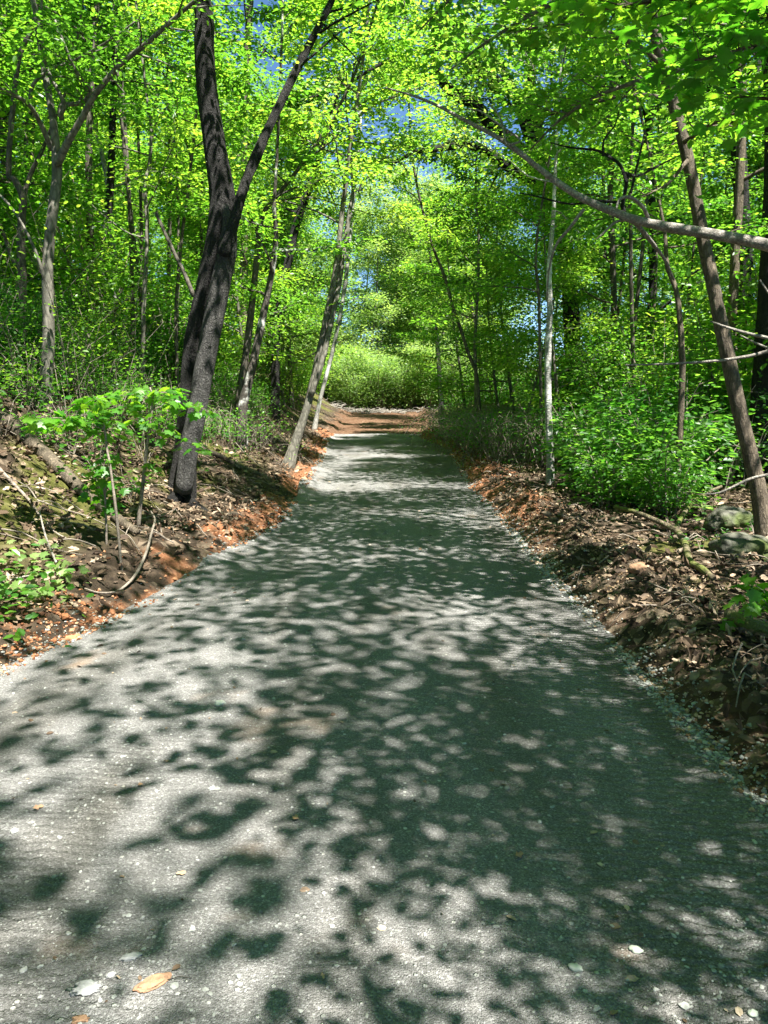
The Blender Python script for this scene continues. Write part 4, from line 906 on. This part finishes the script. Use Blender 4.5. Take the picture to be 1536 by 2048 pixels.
def ico2():
    v = [tuple(p) for p in ICO_V]; mid = {}; f = []
    def m(a, b):
        k = (min(a, b), max(a, b))
        if k not in mid:
            p = (np.array(v[a]) + np.array(v[b])); p /= np.linalg.norm(p); mid[k] = len(v); v.append(tuple(p))
        return mid[k]
    for a, b, c in ICO_F:
        x, y, z = m(a, b), m(b, c), m(c, a); f += [(a, x, z), (b, y, x), (c, z, y), (x, y, z)]
    return np.array(v), np.array(f)
ICO2_V, ICO2_F = ico2()
def chunks(name, P, S, rng, mat, label, cat, tpl=(ICO_V, ICO_F), jit=.28, flat=(.5, .9), rnd=None):
    tv, tf = tpl; n = len(P); nv = len(tv)
    sc = np.stack([rng.uniform(.7, 1.3, n), rng.uniform(.6, 1.1, n), rng.uniform(*flat, n)], -1) * S[:, None]
    V = tv[None] * (1 + rng.normal(0, jit, (n, nv, 1))) * sc[:, None, :]
    a = rng.random(n) * 6.28; c, s = np.cos(a)[:, None], np.sin(a)[:, None]
    V = np.stack([V[..., 0] * c - V[..., 1] * s, V[..., 0] * s + V[..., 1] * c, V[..., 2]], -1) + P[:, None, :]
    lo = (tf.ravel()[None] + (np.arange(n) * nv)[:, None]).ravel()
    rr = rng.random(n) if rnd is None else rnd
    me = np_mesh(name, V.reshape(-1, 3), lo, np.full(n * len(tf), 3), M[mat], {"rnd": ('FACE', np.repeat(rr, len(tf)))}, False)
    return stuff(link(bpy.data.objects.new(name, me)), label, cat)
def verge_pts(rng, n, side, y0, y1, mu, sd, pw=None):
    y = y0 * (y1 / y0) ** rng.random(n * 2); d = rng.normal(mu, sd, n * 2); d = np.where(d < -.1, -.1 + .5 * np.abs(d), d)
    x = xl(y) - d if side < 0 else xr(y) + d
    k = rng.random(n * 2) < np.clip(.5 + 2.2 * fbm(x * .9, y * .9, 141), .05, 1); x, y = x[k][:n], y[k][:n]
    return x, y
rng = np.random.default_rng(431)
def surf(x, y): return np.array([surf_z(float(a), float(b)) for a, b in zip(x, y)])
def on_road(x, y):
    z = [road_z(a, b) for a, b in zip(x, y)]; k = np.array([q is not None for q in z]); return x[k], y[k], np.array([q for q in z if q is not None])
rng = np.random.default_rng(421)
x, y = verge_pts(rng, 9000, -1, 4.2, 31, .12, .2); S = (.003 + .016 * rng.random(len(x)) ** 2.5) * (.7 + .05 * y) * (1 + (rng.random(len(x)) < .04))
chunks("clay_clods", np.stack([x, y, surf(x, y) + S * .3], -1), S, rng, 'clay', "red clay clods pushed up along the bank edge of the road", 'clay clods', (ICO_V, ICO_F), .24)
x, y = verge_pts(rng, 7000, 1, 9.0, 31, .3, .25); S = (.003 + .016 * rng.random(len(x)) ** 2.5) * (.7 + .05 * y)
chunks("clay_clods", np.stack([x, y, surf(x, y) + S * .3], -1), S, rng, 'clay', "red clay clods along the level edge of the road", 'clay clods', (ICO_V, ICO_F), .24)
x, y = verge_pts(rng, 8000, 1, 2.4, 11.5, .4, .42); S = (.003 + .013 * rng.random(len(x)) ** 3) * (.8 + .04 * y)
chunks("clay_clods", np.stack([x, y, surf(x, y) + S * .3], -1), S, rng, 'clay_tan', "tan clay crumbs and pebbles on the near verge", 'clay clods', (ICO_V, ICO_F), .24)
rng = np.random.default_rng(424)
for side, n_ in ((-1, 3800), (1, 3800)):
    x, y = verge_pts(rng, n_, side, 2.2, 28, -.03, .09); S = (.003 + .012 * rng.random(len(x)) ** 2) * (.8 + .04 * y)
    chunks("gravel", np.stack([x, y, surf(x, y) + S * .3], -1), S, rng, 'stone', "crushed stones crumbling off the bank edge of the road" if side < 0 else "crushed stones crumbling off the level edge of the road", 'gravel', (ICO_V, ICO_F), .18, (.4, .8), rng.beta(2, 2.4, len(x)))
rng = np.random.default_rng(431)
n = 15000
y = 1.55 * (13 / 1.55) ** (rng.random(n) ** 1.15); x = rng.uniform(-2.4, 1.5, n)
k = rng.random(n) < np.clip(.35 + 1.6 * fbm(x * 1.1, y * .8, 151) + .8 * np.exp(-((x + 1.25 - (y - 3) * .22) / .22) ** 2) + .3 * np.exp(-((y - 1.8) / .5) ** 2), .05, 1)
x, y, z = on_road(x[k], y[k]); S = .0028 + .0055 * rng.random(len(x)) ** 2.2 + .012 * (rng.random(len(x)) < .02) * rng.random(len(x))
chunks("gravel", np.stack([x, y, z + S * .12], -1), S, rng, 'stone', "loose crushed stones scattered on the road", 'gravel', (ICO_V, ICO_F), .16, (.35, .7), rng.beta(2, 2.2, len(x)))
rng = np.random.default_rng(433)
tb = Tubes()
for k in range(420):
    side = -1 if rng.random() < .55 else 1
    y = 3.5 * (26 / 3.5) ** rng.random(); d = .3 + rng.random() ** 1.3 * 4
    x = float(xl(y)) - d if side < 0 else float(xr(y)) + d
    az = rng.random() * 6.28; l = rng.uniform(.15, .7); q = []
    for s in range(4):
        q.append((x, y, hz(x, y) + .015 + .03 * rng.random() + (.06 if s in (1, 2) else 0) * rng.random())); az += rng.normal(0, .35); x += l / 3 * math.cos(az); y += l / 3 * math.sin(az)
    tb.add(q, np.array([.006, .005, .004, .002]) * rng.uniform(.6, 1.5), 4, cap=False, smooth_path=2)
stuff(tb.build("fallen_twigs", M['twig']), "small fallen twigs lying on the leaf litter", 'twigs')

rng = np.random.default_rng(435); n = 520
yy = 1.6 * (22 / 1.6) ** rng.random(n); ee = rng.random(n) ** 1.8 * 1.9 - .05
xx = np.where(rng.random(n) < .5, xl(yy) + ee, xr(yy) - ee); zz = surf(xx, yy) + .004
o = leaf_object("leaf_debris", np.stack([xx, yy, zz], -1), rng.normal(0, 1, (n, 3)) * [1, 1, .15], np.array([0, 0, 1.]) + rng.normal(0, .35, (n, 3)), (.008 + .03 * rng.random(n) ** 2) * (1 + .05 * yy), rng.random(n), LEAF, M['litter'])
stuff(o, "small dry leaf scraps scattered over the gravel", 'leaf debris')

# ------------------------------------------------------------------ single things on the verges and the road
def stick(name, label, cat, pts, w, mat, seed=1, lift=.0, sides=7, arch=None, depth=None, wob=.08):
    rng = np.random.default_rng(seed); P = []; r = []
    for k, (p, wi) in enumerate(zip(pts, w)):
        q = ground_hit(*p) if depth is None else at(p[0], p[1], depth[k])
        rr = wi / FPX * q.y / 2
        P.append(np.array([q.x, q.y, q.z + (rr * .6 + lift + (arch[k] if arch else 0) if depth is None else 0)])); r.append(rr)
    org = Vector(P[0]); q, r = spline(np.array(P), np.array(r), 4)
    tb = Tubes(); tb.add(q, r, sides, wob, rng)
    return tag_loc(tb, name, mat, label, cat, org)
def tag_loc(tb, name, mat, label, cat, org):
    o = tb.build(name, M[mat], None, org); o.location = org; return tag(o, label, cat)
stick("fallen_log", "long weathered fallen log slanting down the bank below the pale forked tree", "log", [(-60, 790), (0, 842), (60, 895), (120, 950), (180, 1005), (240, 1052), (275, 1075)], [32, 31, 29, 27, 24, 20, 14], 'bark_brown', 3, .02, 10)
stick("fallen_log", "mossy short log at the picture's right border above the tan crumbs", "log", [(1458, 1250), (1490, 1266), (1530, 1282), (1600, 1305)], [26, 30, 32, 34], 'bark_mossy', 4, .03, 10)
stick("fallen_log", "thin pole lying along the bank between the dark two-stemmed tree and leaning tree", "log", [(400, 905), (440, 920), (480, 940), (520, 955)], [12, 11, 10, 8], 'bark_brown', 5, .03)
stick("fallen_branch", "thin straight dead branch on the bank under the long fallen log", "branch", [(-10, 938), (25, 972), (60, 1010), (78, 1035)], [8, 7, 6, 4], 'twig', 6, .02)
stick("fallen_branch", "curved pale fallen branch hooked like a sickle above the red clay", "branch", [(304, 1072), (312, 1090), (306, 1110), (292, 1140), (268, 1170), (236, 1188), (200, 1192), (170, 1190)], [3, 4, 5, 6, 6, 5, 4, 3], 'twig', 7, .02, 7, [.22, .2, .17, .1, .03, 0, 0, 0])
stick("fallen_branch", "long thin bowed twig leaning on the bank beside the ivy patch", "branch", [(82, 1065), (92, 1100), (108, 1135), (126, 1160)], [3, 4, 5, 5], 'bark_dead', 8, .02, 6, [.15, .1, .05, 0])
stick("fallen_branch", "pale thin branch lying above the ivy patch", "branch", [(0, 1180), (40, 1165), (95, 1155)], [5, 5, 3], 'bark_dead', 9, .03)
stick("fallen_branch", "forked mossy fallen branch winding down the litter left of the mossy boulder", "branch", [(1228, 1040), (1270, 1052), (1320, 1072), (1352, 1084), (1368, 1102), (1378, 1135), (1400, 1150), (1425, 1170)], [8, 9, 11, 13, 15, 15, 14, 12], 'bark_mossy', 10, .04, 9, [.1, .1, .08, .05, .02, 0, 0, 0])
stick("fallen_branch", "short lit branch rising out of the fork of the mossy fallen branch", "branch", [(1349, 1080), (1360, 1060), (1382, 1036), (1410, 1020), (1440, 1008)], [9, 10, 9, 8, 6], 'bark_mossy', 11, .05, 8, [0, .06, .1, .14, .16])
stick("bare_pole", "thin bare dead pole leaning diagonally left of the dark two-stemmed tree", "pole", [(388, 592), (368, 545), (345, 498), (318, 440), (312, 424)], [9, 8, 7, 7, 6], 'bark_mid', 12, depth=[11.2, 11.3, 11.4, 11.5, 11.5])
# bare dead sapling reaching in at the right border
ds = thing("dead_sapling", "leafless dead sapling reaching thin grey twigs in from the right border", "dead sapling", at(1650, 1150, 6.4))
o_ = ds.location.copy(); o_.z = hz(o_.x, o_.y) - .05; ds.location = o_
def ds_tube(name, pts, w, d):
    rng = np.random.default_rng(len(pts) + int(d * 10)); P = px_path(pts, d, rng, .2, .05); tb = Tubes(); q, r = spline(np.array(P), np.array([a / FPX * p[1] / 2 for a, p in zip(w, P)]), 4)
    tb.add(q, r, 6, .06, rng); tb.build(name, M['bark_dead'], ds, o_)
bp = at(1650, 1150, 6.4)
tb = Tubes(); q_ = [tuple(o_)] + [tuple(at(a, b, 6.4)) for a, b in ((1640, 1000), (1620, 860), (1600, 720), (1570, 640), (1520, 560))]
q, r = spline(np.array(q_), np.array([.03, .026, .022, .017, .012, .006]), 4); tb.add(q, r, 7, .06, np.random.default_rng(3)); tb.build("trunk", M['bark_dead'], ds, o_)
ds_tube("branch", [(1602, 730), (1560, 700), (1500, 712), (1430, 722), (1330, 728), (1250, 730)], [9, 8, 7, 6, 4, 3], 6.4)
ds_tube("branch", [(1595, 700), (1550, 680), (1500, 668), (1455, 655), (1420, 642)], [8, 7, 6, 5, 3], 6.3)
ds_tube("branch", [(1626, 900), (1560, 942), (1500, 958), (1440, 985), (1400, 988)], [8, 7, 6, 4, 2], 6.3)
ds_tube("branch", [(1545, 700), (1510, 685), (1480, 670)], [5, 4, 2], 6.35)

def rock(name, label, cat, loc, dims, mat, seed, rough=.12, freq=2.2, rz=0.0, sub=4, sink=.3):
    import bmesh
    from mathutils import noise
    bm = bmesh.new(); bmesh.ops.create_icosphere(bm, subdivisions=sub, radius=1)
    for v in bm.verts:
        c = v.co.copy(); k = 1 + rough * 2 * noise.noise(c * freq + Vector((seed * 3.1, 0, 0))) + rough * noise.noise(c * freq * 3 + Vector((0, seed, 0)))
        v.co = Vector((c.x * dims[0] * k, c.y * dims[1] * k, c.z * dims[2] * k))
    bmesh.ops.rotate(bm, verts=bm.verts, cent=(0, 0, 0), matrix=Matrix.Rotation(rz, 3, 'Z'))
    me = bpy.data.meshes.new(name); bm.to_mesh(me); bm.free()
    me.polygons.foreach_set("use_smooth", np.ones(len(me.polygons), bool))
    me.attributes.new("rnd", 'FLOAT', 'FACE').data.foreach_set("value", np.full(len(me.polygons), (seed * .37) % 1, np.float32))
    me.materials.append(M[mat]); o = link(bpy.data.objects.new(name, me)); o.location = (loc[0], loc[1], loc[2] + dims[2] * (1 - 2 * sink))
    return tag(o, label, cat)
b_ = ground_hit(1492, 1118); rock("boulder", "flat mossy green boulder at the foot of the slender brown tree", "boulder", (b_.x + .02, b_.y + .1, b_.z), (.27, .22, .15), 'boulder', 2, .14, 1.4)
b_ = ground_hit(1470, 1062); rock("boulder", "second mossy stone half hidden behind the flat boulder", "boulder", (b_.x, b_.y + .15, b_.z), (.24, .2, .17), 'boulder', 5, .16, 1.5)
def rp(px, py): return road_hit(px, py)
rock("stone", "flat whitish crumbled stone on the gravel at the picture's lower left", "stone", rp(172, 1978), (.038, .024, .008), 'quartz', 3, .3, 2.5, .2, 3)
rock("clay_clump", "flat orange clay clump pressed into the near gravel", "clay clump", rp(305, 1968), (.050, .024, .010), 'orange_clay', 4, .12, 1.6, .65, 4)
rock("stone", "small whitish stone beyond the flat crumbled one", "stone", rp(262, 1916), (.028, .012, .008), 'quartz', 6, .25, 2.5, .3, 3)
rock("stone", "little pale oblong stone between the crumbled stone and the clay clump", "stone", rp(222, 1952), (.014, .008, .007), 'quartz', 7, .2, 2.5, .5, 3)
rock("stone", "smooth greenish oval pebble on the shaded near gravel", "pebble", rp(1150, 1938), (.020, .012, .010), 'green_stone', 8, .1, 1.5, -.3, 3)
rock("stone", "rounder greenish pebble beyond the smooth oval one", "pebble", rp(1272, 1902), (.019, .013, .010), 'green_stone', 9, .12, 1.5, -.4, 3)
rock("stone", "greenish pebble nearest the lower right corner", "pebble", rp(1506, 2030), (.014, .011, .009), 'green_stone', 10, .12, 1.5, .4, 3)
rock("stone", "small tan clay pat on the gravel at the lower left border", "clay clump", rp(160, 2040), (.02, .012, .005), 'orange_clay', 12, .25, 2.2, .2, 3)
rock("stone", "green-grey stone by the sunlit gravel strip on the bank side", "pebble", rp(440, 1408), (.03, .02, .014), 'green_stone', 13, .15, 1.5, .2, 3)
rng = np.random.default_rng(511)
for px, py, s, lb in ((1046, 1708, .05, "curled tan fallen leaf lying in the lit patch of gravel"), (594, 1632, .05, "pinkish tan fallen leaf on the gravel left of the road's middle"), (352, 1750, .035, "small pale pink fallen leaf on the sunlit gravel"),
                      (648, 1962, .022, "tiny reddish brown leaf on the near sunlit gravel"), (88, 1614, .045, "tan fallen leaf at the left among the loose stones"), (280, 1568, .04, "pale tan leaf on the track of loose stones")):
    p = rp(px, py); a = np.array([[rng.normal(), rng.normal(), .1]]); nn = np.array([[.2, -.4, 1.]])
    o = leaf_object("fallen_leaf", np.array([tuple(p)]) + [[0, 0, .006]], a, nn, np.array([s]), rng.random(1), OAK, M['leaf_brown'], None, tuple(p)); o.location = p; tag(o, lb, "leaf")
tbk = Tubes(); p = rp(335, 1962); p2 = rp(384, 1958)
tbk.add([p + Vector((0, 0, .004)), (p + p2) / 2 + Vector((0, .004, .008)), p2 + Vector((0, 0, .003))], [.0012, .0012, .0008], 5); tag_loc(tbk, "twig", 'bark_mid', "tiny dark twig lying beside the orange clay clump", "twig", p)
p = ground_hit(1275, 1140); rock("stone", "reddish tan stone in the litter below the mossy fallen branch", "stone", p, (.07, .05, .04), 'orange_clay', 15, .2, 2, .3, 3)

# maple saplings on the bank
def sapling(label, stem, w, Yd, sprays, seed, mat='leaf_maple'):
    rng = np.random.default_rng(seed); f = ground_hit(*stem[0]); Yd = f.y if Yd is None else Yd
    P = px_path(stem, Yd, rng, 0, .04); P[0][2] = hz(P[0][0], P[0][1]) - .04
    org = Vector(P[0]); root = thing("maple_sapling", label, "sapling", org); tb = Tubes(); cr = Crown()
    q, r = spline(np.array(P), np.array([a / FPX * Yd / 2 for a in w]), 5); tb.add(q, r, 6, .04, rng)
    for (px, py, hw, n) in sprays:
        n = int(n * 1.7)
        c = np.array(at(px, py, Yd + rng.uniform(-.15, .15))); W = hw / FPX * Yd
        k = np.argmin(np.linalg.norm(q - (c - [0, 0, .12]), axis=1)); s = q[k]
        m = (s + c) / 2 + [0, 0, .05]; tb.add([s, m, c], [.004, .003, .0015], 4, cap=False)
        pos = c + rng.uniform(-1, 1, (n, 3)) * [W, W * .6, .06]
        pos[:, 2] -= .12 * ((pos[:, 0] - c[0]) / max(W, .05)) ** 2 * W
        for z in pos[::3]: tb.add([c, (c + z) / 2 + [0, 0, .01], z], [.002, .0016, .001], 3, cap=False)
        cr.P.append(pos); a = pos - c + rng.normal(0, .05, (n, 3)); a[:, 2] = -.06; cr.A.append(a); cr.N.append(np.array([0, 0, 1.]) + rng.normal(0, .34, (n, 3)))
        cr.S.append(rng.uniform(.055, .115, n)); cr.R.append(np.clip(rng.normal(.6, .3, n), 0, 1))
    tb.build("stem", M['twig'], root, org); cr.build("foliage", M[mat], root, org, MAPLE)
sapling("tall maple sapling with a flat bright spray spreading toward the pale forked tree", [(243, 1135), (236, 1060), (228, 990), (220, 930), (214, 898), (208, 850), (200, 800)], [6, 6, 6, 5, 5, 4, 3], None,
        [(120, 842, 70, 26), (170, 830, 50, 22), (210, 858, 45, 14), (80, 836, 40, 10), (205, 930, 26, 8), (190, 800, 40, 12)], 601)
sapling("maple sapling with the brightest high leaf layers in front of the dark two-stemmed tree", [(276, 1055), (282, 1000), (288, 950), (293, 900), (300, 850), (306, 800), (300, 775)], [9, 8, 8, 7, 6, 5, 3], None,
        [(270, 790, 60, 26), (320, 785, 45, 18), (240, 812, 40, 16), (300, 835, 40, 14), (260, 965, 36, 10), (300, 935, 22, 6), (350, 800, 30, 10), (395, 815, 30, 10), (385, 888, 30, 9), (330, 870, 26, 7)], 602)
sapling("small maple sapling with tiered leaf layers near the foot of the long fallen log", [(213, 1095), (212, 1040), (210, 990), (208, 940), (205, 900)], [5, 5, 4, 4, 2], None,
        [(200, 990, 34, 10), (212, 1020, 28, 9), (205, 952, 26, 8), (215, 918, 26, 8), (200, 965, 30, 6)], 603)
sapling("low maple seedling with large drooping leaves at the right border above the short log", [(1490, 1262), (1500, 1235), (1512, 1200), (1520, 1175)], [5, 4, 4, 3], None,
        [(1500, 1228, 36, 9), (1520, 1195, 34, 9), (1512, 1172, 30, 8), (1476, 1240, 22, 5)], 604)
# ivy patch on the bank
g = ground_hit(75, 1185); rng = np.random.default_rng(611); n = 85
xx = g.x + rng.normal(0, .17, n); yy = g.y + rng.normal(0, .2, n); zz = height(xx, yy) + rng.uniform(.03, .16, n)
o = leaf_object("ivy_patch", np.stack([xx, yy, zz], -1), rng.normal(0, 1, (n, 3)) * [1, 1, .3], np.array([.2, -.3, 1.]) + rng.normal(0, .35, (n, 3)), rng.uniform(.04, .08, n), rng.random(n), MAPLE, M['leaf_pale'], None, tuple(g)); o.name = "foliage"; rt = thing("ivy", "x", "ivy", g); o.parent = rt
tag(rt, "patch of pale green ivy leaves on the bank above the red clay", "ivy")
g = ground_hit(20, 1240); n = 140
xx = g.x + rng.normal(0, .2, n) - .1; yy = g.y + rng.normal(0, .25, n); zz = height(xx, yy) + rng.uniform(.03, .3, n)
o = leaf_object("low_plant", np.stack([xx, yy, zz], -1), rng.normal(0, 1, (n, 3)) * [1, 1, .3], np.array([.2, -.3, 1.]) + rng.normal(0, .35, (n, 3)), rng.uniform(.05, .09, n), rng.random(n), LEAF, M['leaf_deep'], None, tuple(g)); o.name = "foliage"; rt = thing("leafy_plant", "x", "plant", g); o.parent = rt
tag(rt, "dark green leafy plant at the left border below the ivy patch", "plant")
# small seedling with long pale leaves
g = ground_hit(1405, 1065); tb = Tubes(); rt = thing("seedling", "tiny seedling with long pale leaves beside the lit branch", "seedling", g)
tb.add([g, g + Vector((.01, 0, .15)), g + Vector((0, 0, .3))], [.004, .003, .002], 5); tb.build("stem", M['twig'], rt, g)
k = np.arange(8); aa = np.stack([np.cos(k * 1.9), np.sin(k * 1.9), .15 - .2 * (k < 4)], -1)
leaf_object("foliage", np.tile([[g.x, g.y, g.z + .28]], (8, 1)) - np.array([[0, 0, .12]]) * (k < 4)[:, None], aa, np.tile([[0, 0, 1.]], (8, 1)), np.full(8, .15), np.full(8, .8), (LEAF[0] * [1, .6, 1], LEAF[1]), M['leaf_pale'], rt, tuple(g))

# dry vine thicket on the verge, brush heap at the road's end, hanging roots on the bank
def thicket(name, label, cat, cx, cy, rx, ry_, H, n, r0, mat, seed, arch=True, twig_leaf=0, leafm='leaf_pale'):
    rng = np.random.default_rng(seed); tb = Tubes(); cr = Crown(); org = Vector((cx, cy, hz(cx, cy)))
    for k in range(n):
        x = cx + rng.normal(0, rx); y = cy + rng.normal(0, ry_); z = hz(x, y); az = rng.random() * 6.28; l = H * rng.uniform(.5, 1.5)
        q = []
        for t in np.linspace(0, 1, 5):
            q.append((x + l * t * math.cos(az) + rng.normal(0, .05), y + l * t * math.sin(az) + rng.normal(0, .05), z + H * (rng.uniform(.6, 1) * math.sin(t * 2.6) if arch else rng.uniform(.1, .4) * t + .05)))
        tb.add(q, np.array([1, .9, .8, .6, .3]) * r0 * rng.uniform(.6, 1.4), 4, cap=False, smooth_path=2)
        if twig_leaf: cr.spray(rng, np.array(q), twig_leaf, .05, .12, .6, -.1)
    if cr.P:
        root = thing(name, label, cat, org); tb.build("vine", M[mat], root, org); cr.build("foliage", M[leafm], root, org)
    else:
        o = tb.build(name, M[mat], None, org); o.location = org; tag(o, label, cat)
a_ = at(985, 880, 18); thicket("vine_thicket", "tangled thicket of dry tan vines on the shaded verge left of the white-barked tree", "thicket", a_.x + .2, 18, .45, 1.6, 1.1, 330, .0055, 'twig', 701, True, 15, 'leaf_deep')
a_ = at(925, 840, 23); thicket("vine_thicket", "pale dry thicket farther along the verge toward the road's end", "thicket", a_.x + .3, 23, .5, 1.6, 1.2, 260, .007, 'twig', 702, True, 18, 'leaf_pale')
a_ = at(740, 815, 47); thicket("brush_heap", "heap of bare brushwood and logs where the dirt track ends", "brush heap", a_.x, 47.5, 1.6, .7, .7, 200, .022, 'bark_dead', 703, False)
a_ = at(500, 880, 15.5); thicket("root_tangle", "thin dry roots and stems hanging over the mossy bank behind the dark two-stemmed tree", "roots", a_.x - .4, 16, .5, 1.6, .5, 220, .006, 'twig', 704, True, 3, 'leaf_pale')
